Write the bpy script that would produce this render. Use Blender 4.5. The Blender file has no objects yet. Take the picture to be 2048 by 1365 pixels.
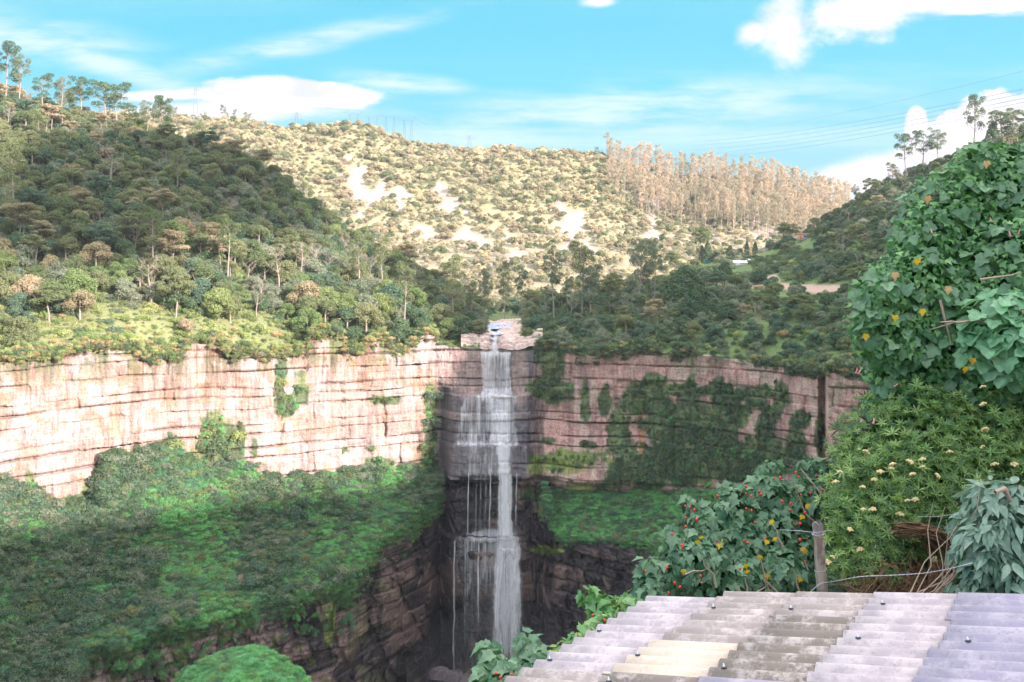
import bpy, math, random
import numpy as np
from mathutils import Vector, Matrix
R = math.radians
ROOF_C = 0.15
rng = np.random.default_rng(7)
random.seed(7)
F = 1991.0            # focal length in pixels of the 2048 px wide photograph
HY = 560.0            # row of the horizon
scene = bpy.context.scene
COL = scene.collection

# ------------------------------------------------------------------ camera
cam_data = bpy.data.cameras.new('camera')
cam = bpy.data.objects.new('camera', cam_data); COL.objects.link(cam)
cam_data.sensor_width = 36.0
cam_data.lens = 35.0
cam_data.shift_y = -(682.5 - HY) / 2048.0
cam_data.clip_start = 0.1
cam_data.clip_end = 20000
cam.location = (0, 0, 0)
cam.rotation_euler = (R(90), 0, 0)
scene.camera = cam

# ------------------------------------------------------------------ exposure
vs = scene.view_settings
vs.view_transform = 'Standard'; vs.look = 'None'; vs.gamma = 1.0; vs.use_curve_mapping = False
vs.exposure = 1.9
scene.cycles.transparent_max_bounces = 24
scene.cycles.max_bounces = 5
scene.cycles.diffuse_bounces = 3
scene.cycles.glossy_bounces = 2
scene.cycles.transmission_bounces = 3
scene.cycles.volume_bounces = 0
scene.cycles.use_denoising = True

# ------------------------------------------------------------------ sun and sky
SUN_AZ = 45.0     # degrees to the right of straight back
SUN_EL = 18.0
SH = np.array([math.sin(R(SUN_AZ)), -math.cos(R(SUN_AZ))])      # horizontal direction towards the sun
RH = np.array([math.cos(R(SUN_AZ)), math.sin(R(SUN_AZ))])
TE = math.tan(R(SUN_EL))
S = Vector((SH[0] * math.cos(R(SUN_EL)), SH[1] * math.cos(R(SUN_EL)), math.sin(R(SUN_EL))))
sd = bpy.data.lights.new('sun', 'SUN'); sd.energy = 3.7; sd.angle = R(0.55); sd.color = (1.0, 0.83, 0.79)
sun = bpy.data.objects.new('sun', sd); COL.objects.link(sun)
sun.rotation_euler = S.to_track_quat('Z', 'Y').to_euler()

world = bpy.data.worlds.new('World'); scene.world = world; world.use_nodes = True
nt = world.node_tree
for n in list(nt.nodes): nt.nodes.remove(n)

class NB:
    """small node builder"""
    def __init__(s, nt): s.nt = nt
    def n(s, t, **kw):
        nd = s.nt.nodes.new(t)
        for k, v in kw.items(): setattr(nd, k, v)
        return nd
    def lk(s, a, b): s.nt.links.new(a, b)
    def val(s, sock, v):
        if isinstance(v, bpy.types.NodeSocket): s.lk(v, sock)
        elif v is not None: sock.default_value = v
    def m(s, op, a, b=None, c=None, clamp=False):
        nd = s.n('ShaderNodeMath', operation=op, use_clamp=clamp)
        s.val(nd.inputs[0], a); s.val(nd.inputs[1], b)
        if c is not None: s.val(nd.inputs[2], c)
        return nd.outputs[0]
    def ss(s, v, lo, hi):
        nd = s.n('ShaderNodeMapRange', interpolation_type='SMOOTHSTEP')
        s.val(nd.inputs[0], v); nd.inputs[1].default_value = lo; nd.inputs[2].default_value = hi
        return nd.outputs[0]
    def mix(s, f, a, b, bt='MIX'):
        nd = s.n('ShaderNodeMix', data_type='RGBA', blend_type=bt)
        s.val(nd.inputs[0], f)
        for i, v in ((6, a), (7, b)):
            if isinstance(v, (tuple, list)): v = tuple(v) + (1.0,) * (4 - len(v))
            s.val(nd.inputs[i], v)
        return nd.outputs[2]
    def noise(s, vec, scale, detail=4, rough=0.55, dist=0.0, dim='3D'):
        nd = s.n('ShaderNodeTexNoise', noise_dimensions=dim)
        if vec is not None: s.lk(vec, nd.inputs['Vector'])
        nd.inputs['Scale'].default_value = scale; nd.inputs['Detail'].default_value = detail
        nd.inputs['Roughness'].default_value = rough; nd.inputs['Distortion'].default_value = dist
        return nd.outputs[0]
    def comb(s, x, y, z):
        nd = s.n('ShaderNodeCombineXYZ')
        s.val(nd.inputs[0], x); s.val(nd.inputs[1], y); s.val(nd.inputs[2], z)
        return nd.outputs[0]
    def mapv(s, vec, sc=(1, 1, 1), loc=(0, 0, 0)):
        nd = s.n('ShaderNodeMapping'); s.lk(vec, nd.inputs[0])
        nd.inputs['Scale'].default_value = sc; nd.inputs['Location'].default_value = loc
        return nd.outputs[0]

b = NB(nt)
tc = b.n('ShaderNodeTexCoord')
sp = b.n('ShaderNodeSeparateXYZ'); b.lk(tc.outputs['Generated'], sp.inputs[0])
X, Y, Z = sp.outputs
sky = b.n('ShaderNodeTexSky', sky_type='NISHITA')
sky.sun_disc = False
sky.sun_elevation = R(SUN_EL)
sky.sun_rotation = R(180 - SUN_AZ)
sky.air_density = 1.0; sky.dust_density = 0.4; sky.ozone_density = 1.0
# sky tone by elevation
ramp = b.n('ShaderNodeValToRGB')
cr = ramp.color_ramp
cr.elements[0].position = 0.0; cr.elements[0].color = (0.30, 0.66, 0.86, 1)
cr.elements[1].position = 1.0; cr.elements[1].color = (0.02, 0.32, 0.72, 1)
for p, c in ((0.10, (0.24, 0.57, 0.68, 1)), (0.14, (0.15, 0.55, 0.71, 1)), (0.19, (0.0, 0.51, 0.71, 1)), (0.235, (0.0, 0.485, 0.69, 1)), (0.5, (0.0, 0.43, 0.68, 1))):
    e = cr.elements.new(p); e.color = c
b.lk(Z, ramp.inputs[0])
# thin cirrus over the whole dome plus bright cumulus added overhead as fill, planar projected
zc = b.m('MAXIMUM', Z, 0.03)
pv = b.comb(b.m('DIVIDE', X, zc), b.m('DIVIDE', Y, zc), 0.0)
streak = b.noise(b.mapv(pv, (0.14, 0.55, 1.0), (3.1, 0.7, 0)), 1.0, 6, 0.55, 0.6)
cirrus = b.m('MULTIPLY', b.ss(streak, 0.47, 0.72), 0.55)
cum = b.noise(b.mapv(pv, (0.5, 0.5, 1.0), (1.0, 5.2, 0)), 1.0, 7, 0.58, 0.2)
cum_fill = b.m('MULTIPLY', b.ss(cum, 0.42, 0.55), b.ss(Z, 0.31, 0.42))
# clouds seen in front, in (x/y, z/y)
front = b.ss(Y, 0.15, 0.35)
yc = b.m('MAXIMUM', Y, 0.05)
U = b.m('DIVIDE', X, yc); V = b.m('DIVIDE', Z, yc)
uv = b.comb(U, V, 0.0)
nA = b.m('SUBTRACT', b.noise(b.mapv(uv, (1, 1.4, 1)), 11.0, 9, 0.66), 0.5)
nL = b.m('SUBTRACT', b.noise(b.mapv(uv, (1, 5.0, 1)), 8.0, 9, 0.66), 0.5)
def ell(px, py, ax, ay, rot=0.0, noise=None, k=1.0, soft=0.35, flat=0.0):
    u0, v0 = (px - 1024) / F, (HY - py) / F
    du, dv = b.m('SUBTRACT', U, u0), b.m('SUBTRACT', V, v0)
    c, s_ = math.cos(R(rot)), math.sin(R(rot))
    a_ = b.m('ADD', b.m('MULTIPLY', du, c / (ax / F)), b.m('MULTIPLY', dv, s_ / (ax / F)))
    b_ = b.m('ADD', b.m('MULTIPLY', du, -s_ / (ay / F)), b.m('MULTIPLY', dv, c / (ay / F)))
    r = b.m('SQRT', b.m('ADD', b.m('MULTIPLY', a_, a_), b.m('MULTIPLY', b_, b_)))
    r = b.m('ADD', r, b.m('MULTIPLY', noise, k))
    return b.m('SUBTRACT', 1.0, b.ss(r, 1.0 - soft, 1.0 + soft))
def mx(*a):
    r = a[0]
    for q in a[1:]: r = b.m('MAXIMUM', r, q)
    return r
solid = mx(
    ell(560, 186, 165, 30, 0, nL, 1.5, 0.14), ell(660, 190, 95, 24, -3, nL, 2.4, 0.2), ell(350, 190, 150, 12, 3, nL, 1.6, 0.4),
    ell(430, 226, 220, 22, 2, nL, 1.5, 0.5),
    ell(1950, 6, 220, 27, 0, nL, 2.0, 0.3), ell(1700, 26, 130, 46, 10, nA, 3.4, 0.5), ell(1575, 50, 42, 66, 0, nA, 3.2, 0.7),
    ell(1510, 66, 24, 16, 0, nA, 3.0, 0.8), ell(1195, 4, 30, 10, 0, nA, 2.5, 0.7),
    ell(2010, 300, 190, 90, 12, nA, 1.7, 0.12), ell(1930, 250, 90, 52, 25, nA, 2.4, 0.12), ell(1836, 258, 22, 50, 0, nA, 2.2, 0.2),
    ell(1850, 320, 90, 36, 10, nA, 2.0, 0.16), ell(1740, 350, 130, 34, 12, nA, 1.4, 0.5))
veil = mx(
    ell(150, 110, 300, 22, -17, nL, 1.5, 0.8), ell(40, 70, 200, 36, -8, nL, 1.2, 0.9), ell(600, 85, 240, 20, 12, nL, 1.8, 0.9),
    ell(800, 165, 120, 18, -6, nL, 1.2, 0.8), ell(1250, 220, 420, 46, 4, nL, 1.8, 0.9))
c0 = ramp.outputs[0]
skyc = b.mix(1.0, sky.outputs[0], (0.6, 1.25, 1.0), 'MULTIPLY')
skyc = b.mix(1.0, skyc, (0.11, 0.11, 0.11), 'MULTIPLY')
base = b.mix(0.94, skyc, c0)
base = b.mix(b.m('MULTIPLY', cirrus, 0.55), base, (0.86, 0.92, 0.96))
vn_ = b.noise(b.mapv(uv, (1.5, 9.0, 1), (7, 1, 0)), 6.0, 8, 0.65)
base = b.mix(b.m('MULTIPLY', veil, b.m('MULTIPLY', front, b.m('MULTIPLY', b.ss(vn_, 0.30, 0.66), 0.62))), base, (0.85, 0.86, 0.92))
base = b.mix(cum_fill, base, (3.3, 2.95, 2.95))  # overhead fill for the shade, far brighter than the clouds in view
cn = b.noise(b.mapv(uv, (1, 1.8, 1), (3, 3, 0)), 16.0, 7, 0.6)
base = b.mix(b.m('MULTIPLY', solid, front), base, b.mix(b.ss(cn, 0.32, 0.58), (0.62, 0.66, 0.80), (0.96, 0.88, 0.90)))
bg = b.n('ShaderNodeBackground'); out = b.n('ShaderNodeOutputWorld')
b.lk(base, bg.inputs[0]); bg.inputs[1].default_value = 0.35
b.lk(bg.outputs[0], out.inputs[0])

# ------------------------------------------------------------------ helpers
def sm(x, a, c):
    t = np.clip((np.asarray(x, float) - a) / (c - a), 0, 1); return t * t * (3 - 2 * t)
def hsh(i, j=0, k=0, seed=0):
    i = np.asarray(i).astype(np.int64); j = np.asarray(j).astype(np.int64); k = np.asarray(k).astype(np.int64)
    h = (i * 374761393 + j * 668265263 + k * 2147483647 + seed * 974634777) & 0xFFFFFFFF
    h = ((h ^ (h >> 13)) * 1274126177) & 0xFFFFFFFF
    h = ((h ^ (h >> 16)) * 2246822519) & 0xFFFFFFFF
    return ((h ^ (h >> 15)) & 0xFFFFFF) / float(0xFFFFFF)
def vn(x, y, z=0.0, seed=0):
    x, y, z = np.broadcast_arrays(np.asarray(x, float), np.asarray(y, float), np.asarray(z, float))
    xi, yi, zi = np.floor(x), np.floor(y), np.floor(z)
    fx, fy, fz = x - xi, y - yi, z - zi
    fx = fx * fx * (3 - 2 * fx); fy = fy * fy * (3 - 2 * fy); fz = fz * fz * (3 - 2 * fz)
    r = 0
    for a in (0, 1):
        for c in (0, 1):
            for d in (0, 1):
                w = (fx if a else 1 - fx) * (fy if c else 1 - fy) * (fz if d else 1 - fz)
                r = r + w * hsh(xi + a, yi + c, zi + d, seed)
    return r
def fbm(x, y, z=0.0, o=4, seed=0, g=0.5):
    r, a, s, t = 0, 1.0, 1.0, 0
    for i in range(o):
        r = r + a * vn(np.asarray(x) * s, np.asarray(y) * s, np.asarray(z) * s, seed + i * 17); t += a; a *= g; s *= 2.03
    return r / t
def ip(x, pts):
    return np.interp(x, [p[0] for p in pts], [p[1] for p in pts])
def W(px, py, d):
    return np.stack([(np.asarray(px) - 1024.0) / F * d, np.asarray(d) + 0 * np.asarray(px), (HY - np.asarray(py)) / F * d], -1)
def pt(px, py, d): return Vector(((px - 1024.0) / F * d, d, (HY - py) / F * d))

def mesh_np(name, co, faces, mats=(), smooth=False):
    """faces: (n,3) or (n,4) int array"""
    me = bpy.data.meshes.new(name)
    co = np.ascontiguousarray(co, dtype=np.float32); faces = np.ascontiguousarray(faces, dtype=np.int32)
    n, k = faces.shape
    me.vertices.add(len(co)); me.vertices.foreach_set('co', co.ravel())
    me.loops.add(n * k); me.loops.foreach_set('vertex_index', faces.ravel())
    me.polygons.add(n); me.polygons.foreach_set('loop_start', np.arange(0, n * k, k, dtype=np.int32))
    me.polygons.foreach_set('loop_total', np.full(n, k, dtype=np.int32))
    if smooth: me.polygons.foreach_set('use_smooth', np.ones(n, dtype=bool))
    me.update(calc_edges=True)
    for m in (mats if isinstance(mats, (list, tuple)) else [mats]): me.materials.append(m)
    return me
def link(name, me, parent=None, loc=None):
    o = bpy.data.objects.new(name, me); COL.objects.link(o)
    if parent is not None: o.parent = parent
    if loc is not None: o.location = loc
    return o
def tag(o, label=None, cat=None, group=None, kind=None):
    if label: o['label'] = label
    if cat: o['category'] = cat
    if group: o['group'] = group
    if kind: o['kind'] = kind
    return o
def empty(name, loc=(0, 0, 0), rz=0.0):
    o = bpy.data.objects.new(name, None); COL.objects.link(o); o.location = loc; o.rotation_euler = (0, 0, rz); o.empty_display_size = 0.3
    return o
def attr(me, name, data):
    data = np.asarray(data, dtype=np.float32)
    if data.ndim == 1:
        a = me.attributes.new(name, 'FLOAT', 'POINT'); a.data.foreach_set('value', data)
    else:
        a = me.attributes.new(name, 'FLOAT_COLOR', 'POINT')
        c = np.ones((len(data), 4), np.float32); c[:, :3] = data; a.data.foreach_set('color', c.ravel())
def grid_faces(nu, nv):
    i = np.arange(nu - 1)[:, None] * nv + np.arange(nv - 1)[None, :]
    i = i.ravel()
    return np.stack([i, i + nv, i + nv + 1, i + 1], 1)

def new_mat(name):
    m = bpy.data.materials.new(name); m.use_nodes = True
    for n in list(m.node_tree.nodes): m.node_tree.nodes.remove(n)
    bb = NB(m.node_tree)
    o = bb.n('ShaderNodeOutputMaterial')
    return m, bb, o
def simple_mat(name, col, rough=0.8, nscale=6.0, namp=0.35, metal=0.0, bump=0.0):
    m, bb, o = new_mat(name)
    t = bb.n('ShaderNodeTexCoord')
    nz = bb.noise(t.outputs['Object'], nscale, 5, 0.6)
    c = bb.mix(nz, tuple(max(0, v * (1 - namp)) for v in col), tuple(v * (1 + namp) for v in col))
    p = bb.n('ShaderNodeBsdfPrincipled'); bb.lk(c, p.inputs['Base Color'])
    p.inputs['Roughness'].default_value = rough; p.inputs['Metallic'].default_value = metal
    if bump:
        bp = bb.n('ShaderNodeBump'); bp.inputs['Strength'].default_value = bump; bb.lk(nz, bp.inputs['Height']); bb.lk(bp.outputs[0], p.inputs['Normal'])
    bb.lk(p.outputs[0], o.inputs[0])
    return m
# ------------------------------------------------------------------ materials of rock and ground
def vcol_rock(name):
    m, bb, o = new_mat(name)
    g = bb.n('ShaderNodeNewGeometry')
    at = bb.n('ShaderNodeAttribute', attribute_name='base')
    wet = bb.n('ShaderNodeAttribute', attribute_name='wet')
    vs_ = bb.mapv(g.outputs['Position'], (1.3, 1.3, 0.16))
    st = bb.noise(vs_, 0.9, 5, 0.62)
    hz = bb.noise(bb.mapv(g.outputs['Position'], (0.10, 0.10, 2.4)), 1.0, 4, 0.6)
    fn = bb.noise(g.outputs['Position'], 2.6, 5, 0.65)
    c = bb.mix(bb.ss(st, 0.25, 0.75), (0.66, 0.64, 0.66), (1.22, 1.2, 1.18))
    c = bb.mix(1.0, at.outputs['Color'], c, 'MULTIPLY')
    c = bb.mix(1.0, c, bb.mix(bb.ss(fn, 0.3, 0.7), (0.74, 0.74, 0.76), (1.2, 1.18, 1.15)), 'MULTIPLY')
    c = bb.mix(1.0, c, bb.mix(bb.ss(hz, 0.35, 0.65), (0.93, 0.92, 0.93), (1.05, 1.05, 1.04)), 'MULTIPLY')
    p = bb.n('ShaderNodeBsdfPrincipled'); bb.lk(c, p.inputs['Base Color'])
    bb.lk(bb.m('SUBTRACT', 0.9, bb.m('MULTIPLY', wet.outputs['Fac'], 0.5)), p.inputs['Roughness'])
    p.inputs['Specular IOR Level'].default_value = 0.35
    bp = bb.n('ShaderNodeBump'); bp.inputs['Strength'].default_value = 0.55; bp.inputs['Distance'].default_value = 0.5
    bb.lk(bb.m('ADD', fn, bb.m('MULTIPLY', hz, 0.8)), bp.inputs['Height']); bb.lk(bp.outputs[0], p.inputs['Normal'])
    bb.lk(p.outputs[0], o.inputs[0])
    return m
def ground_mat(name, c1, c2, c3, scale=0.08):
    m, bb, o = new_mat(name)
    g = bb.n('ShaderNodeNewGeometry')
    at = bb.n('ShaderNodeAttribute', attribute_name='bare')
    n1 = bb.noise(g.outputs['Position'], scale, 5, 0.6)
    n2 = bb.noise(g.outputs['Position'], scale * 12, 5, 0.65)
    c = bb.mix(bb.ss(n1, 0.4, 0.62), c1, c2)
    c = bb.mix(bb.ss(n2, 0.4, 0.7), c, tuple(v * 1.5 for v in c1))
    c = bb.mix(at.outputs['Fac'], c, bb.mix(n2, tuple(v * 0.75 for v in c3), c3))
    p = bb.n('ShaderNodeBsdfPrincipled'); bb.lk(c, p.inputs['Base Color']); p.inputs['Roughness'].default_value = 0.95
    p.inputs['Specular IOR Level'].default_value = 0.1
    bp = bb.n('ShaderNodeBump'); bp.inputs['Strength'].default_value = 0.8; bp.inputs['Distance'].default_value = 1.0
    bb.lk(n2, bp.inputs['Height']); bb.lk(bp.outputs[0], p.inputs['Normal'])
    bb.lk(p.outputs[0], o.inputs[0])
    return m
M_ROCK = vcol_rock('cliff_rock')
M_HILL = ground_mat('hill_soil', (0.09, 0.14, 0.055), (0.15, 0.19, 0.08), (0.40, 0.40, 0.20))
M_HILLR = ground_mat('slope_soil', (0.09, 0.15, 0.055), (0.15, 0.21, 0.08), (0.50, 0.37, 0.30))
M_FAR = ground_mat('far_hill_soil', (0.22, 0.23, 0.12), (0.36, 0.33, 0.19), (0.41, 0.345, 0.30), 0.03)
M_TALUS = ground_mat('talus_green', (0.08, 0.23, 0.09), (0.12, 0.31, 0.12), (0.36, 0.26, 0.20), 0.12)
M_DARKG = ground_mat('dark_ground', (0.05, 0.055, 0.03), (0.09, 0.075, 0.045), (0.2, 0.15, 0.1), 0.3)

# ------------------------------------------------------------------ the gorge walls
BASE_D = [(-400, 175), (-200, 205), (0, 225), (200, 244), (400, 262), (660, 283), (870, 300), (1060, 299), (1150, 293), (1280, 289),
          (1366, 281), (1440, 273), (1530, 262), (1600, 251), (1636, 246), (1642, 250), (1650, 250), (1656, 229), (1700, 226), (1760, 224), (1900, 216), (2300, 190)]
LOW_D = [(-400, 150), (-150, 180), (0, 190), (200, 213), (400, 225), (560, 240), (700, 255), (760, 268), (850, 288), (880, 297), (1060, 297),
         (1100, 287), (1290, 268), (1400, 260), (1700, 225), (2300, 180)]
TOP_Y = [(-400, 735), (-200, 722), (0, 716), (120, 712), (150, 694), (215, 690), (262, 700), (300, 716), (360, 716), (380, 688), (400, 680), (440, 684), (452, 708), (560, 712),
         (612, 702), (618, 672), (660, 664), (684, 668), (692, 700), (720, 704), (736, 684), (766, 680), (790, 706), (826, 696), (842, 668), (868, 672), (884, 690), (930, 696), (1060, 700), (1085, 690), (1150, 708), (1200, 712), (1270, 700), (1310, 700), (1330, 708), (1430, 712),
         (1530, 730), (1600, 742), (1640, 752), (1656, 742), (1760, 752), (2300, 800)]
BED = np.array([-150, -141, -134, -126, -121, -114.5, -110, -104, -98, -93.5, -88.5, -85, -81.5, -79, -76.8, -72, -69.5, -66, -62.0, -58.4, -54.5, -48.4, -45.6, -41.6, -39, -34.4, -31.5, -29.0, -24.6, -20.9, -19.0, -17.0, -14.0, -8, 0])

def wall_offset(px, z, low=False, fine=True):
    """depth offset of the rock face towards the camera (m), crack mask, layer noise"""
    px = np.asarray(px, float); z = np.asarray(z, float)
    d0 = ip(px, LOW_D if low else BASE_D)
    s = px * 0.14                                   # about metres along the wall
    rz = z + (fbm(s * 0.028, z * 0.03, 3.0, 3, 5) - 0.5) * 2 * (1.7 if not low else 3.2)
    if low: rz = rz + 0.03 * (s - 140) * sm(s, 150, 170)
    L = np.searchsorted(BED, rz) - 1
    L = np.clip(L, 0, len(BED) - 2)
    t = (rz - BED[L]) / (BED[L + 1] - BED[L])
    th = BED[L + 1] - BED[L]
    # blockiness by region
    fall = sm(px, 868, 900) * (1 - sm(px, 1050, 1080))
    blk = 1.0 + 1.2 * (1.0 if low else 0.0)
    rightw = sm(px, 1060, 1090)
    wl = (5.0 + 9.0 * hsh(L, 1, 0, 3)) * (0.62 if low else 1.0) * (1 - 0.35 * rightw)
    sj = s + (4.0 if low else 2.0) * (fbm(s * 0.2, rz * 0.25, 1.0, 2, 11) - 0.5) + 40 * hsh(L, 2, 0, 4)
    cell = np.floor(sj / wl); ct = sj / wl - cell
    pr = hsh(L, cell, 0, 9) - 0.5
    prl = hsh(L, 0, 0, 12) - 0.5
    lay = ip(px, [(0, .30), (700, .38), (880, .8), (1060, .8), (1200, .65)]) if not low else 1.0
    off = 1.5 * blk * pr * (0.5 + 0.5 * lay) + 0.9 * prl * blk * lay
    off = off + (fbm(s * 0.06, z * 0.05, 0.5, 3, 21) - 0.5) * 4.0 * (1.3 if low else 1.0)
    # sub layers
    sub = np.floor(t * np.maximum(1, np.round(th / 1.6)))
    off = off + 0.5 * lay * blk * (hsh(L * 37 + sub, np.floor(sj / wl * 2.3), 0, 31) - 0.5)
    # bedding cracks and joints
    edge = np.minimum(t, 1 - t) * th
    cm = sm(fbm(s * 0.085, L * 7.3, 2.0, 3, 41) + 0.42 * (hsh(L, 5, 0, 44) - .55), 0.45, 0.60)
    crack = (1 - sm(edge, 0.08, 0.42)) * cm
    # overhang lips: the foot of some layers cut back
    under = (1 - sm(t * th, 0.0, 0.9)) * sm(fbm(s * 0.06, L * 3.1, 5.0, 2, 43), 0.5, 0.62)
    je = np.minimum(ct, 1 - ct) * wl
    jm = sm(hsh(L, cell, 0, 51), 0.35, 0.75)
    joint = (1 - sm(je, 0.05, 0.5)) * jm * (0.5 + 0.5 * (low or 0))
    off = off - 1.1 * crack - 0.8 * under - (0.9 if low else 0.7) * joint
    # big vertical buttresses
    off = off + 2.0 * (vn(s * 0.11, z * 0.008, 0, 61) - 0.5) * (1.6 if low else 1.0)
    # diagonal fractures in the lower wall
    if low:
        dg = (s * 0.9 + z * 0.35 + 3 * fbm(s * 0.1, z * 0.1, 0, 2, 71)) / 9.0
        df = np.abs(dg - np.round(dg)) * 9.0
        off = off - 1.6 * (1 - sm(df, 0.1, 0.9)) * sm(vn(s * 0.05, z * 0.05, 9, 73), 0.35, 0.6)
    # profile behind the falls: stepped ledges
    zw = z + fall * (fbm(s * 0.5, z * 0.1, 6, 3, 89) - .5) * 2.2 * (1 - np.exp(-((z + 20.9) / 1.5) ** 2))
    prof = ip(zw, [(-150, 6), (-126, 3.5), (-112, 0), (-104, -2.0), (-93, 3.0), (-84, 5.5), (-78.6, 6.8), (-76.2, 7.4), (-76.0, 1.2), (-66, 0.2), (-60.6, 0.5), (-60.4, 3.5), (-58.6, 4.2), (-58.4, 8.6),
                  (-49.2, 7.6), (-48.8, 7.2), (-48.6, 4.6), (-35.4, 3.4), (-34.2, 3.2), (-34.0, 0.4), (-21.2, -0.4), (-20.9, -0.4)])
    off = off * (1 - 0.45 * fall) + prof * fall
    # the big overhang continues into the right wall and the notch left of the falls
    ov = sm(px, 1040, 1090) * (1 - sm(px, 1290, 1360))
    off = off + ov * ip(z, [(-70, 1), (-62.0, 0.4), (-61.8, 2.4), (-58.6, 2.8), (-58.4, 5.4), (-52, 4.4), (-48, 2), (-40, 0)])
    notch = np.exp(-((px - 884) / 16.0) ** 2) * 5.0 * sm(-z, 30, 36)
    off = off - notch
    zp = 0
    if fine:
        off = off + (1 - sm(px, 860, 900) * (0 if low else .4)) * 0.9 * (np.abs(fbm(s * 0.42, z * 0.07, 4, 3, 85) - 0.5) * -2)
        off = off + 0.8 * (fbm(s * 0.5, z * 0.45, 2, 3, 87) - 0.5)
        off = off + 0.30 * (fbm(s * 1.6, z * 1.2, 0, 3, 81) - 0.5) * blk
        off = off + 0.35 * (np.abs(fbm(s * 0.9, z * 0.12, 0, 3, 83) - 0.5) * -2)
    cr = np.clip(crack + 0.8 * joint + 0.7 * under, 0, 1)
    return d0, off, cr, L, t, pr + prl

def wall_xyz(px, z, low=False, fine=True, extra=0.0):
    d0, off, cr, L, t, pr = wall_offset(px, z, low, fine)
    d = d0 - off - extra
    return np.stack([(px - 1024.0) / F * d, d, z + 0 * d], -1), cr, L, t, pr

def blob(px, py, lst, k=0.5, seed=0, fr=0.02):
    """soft mask made of ellipses (x, y, rx, ry) in photograph pixels with noisy edges"""
    n = (fbm(px * fr, py * fr, 0, 4, seed) - 0.5) * 2 * k
    r = np.zeros_like(px, float)
    for (x, y, a, c) in lst:
        q = np.sqrt(((px - x) / a) ** 2 + ((py - y) / c) ** 2) + n
        r = np.maximum(r, 1 - sm(q, 0.75, 1.1))
    return r

MOSS_R = [(1100, 740, 35, 60), (1095, 775, 60, 24), (1210, 800, 12, 40), (1240, 880, 28, 70), (1290, 800, 45, 40), (1330, 850, 60, 60), (1385, 800, 14, 90), (1310, 760, 30, 12), (1400, 780, 90, 14), (1500, 790, 60, 26),
          (1470, 830, 34, 40), (1530, 850, 22, 50), (1450, 790, 30, 40), (1300, 930, 90, 50), (1400, 930, 120, 60), (1480, 920, 90, 50), (1560, 930, 60, 30), (1350, 900, 60, 60), (1250, 940, 60, 30), (1640, 860, 10, 70), (1600, 840, 26, 18), (1180, 890, 18, 10),
          (1130, 920, 70, 20), (1440, 870, 50, 40), (1560, 800, 20, 40), (1590, 890, 20, 40), (1400, 850, 24, 50), (1090, 880, 16, 8), (1170, 800, 10, 50)]
MOSS_L = [(560, 760, 14, 40), (575, 810, 22, 24), (860, 800, 14, 50), (862, 870, 14, 60), (858, 930, 16, 40), (770, 800, 28, 10), (430, 890, 40, 60), (340, 900, 22, 40), (480, 880, 14, 30), (60, 1000, 14, 50), (510, 900, 8, 24),
          (600, 780, 20, 30), (760, 940, 40, 24), (830, 955, 50, 12), (690, 900, 8, 8), (745, 895, 8, 8), (1080, 990, 30, 14)]

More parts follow.
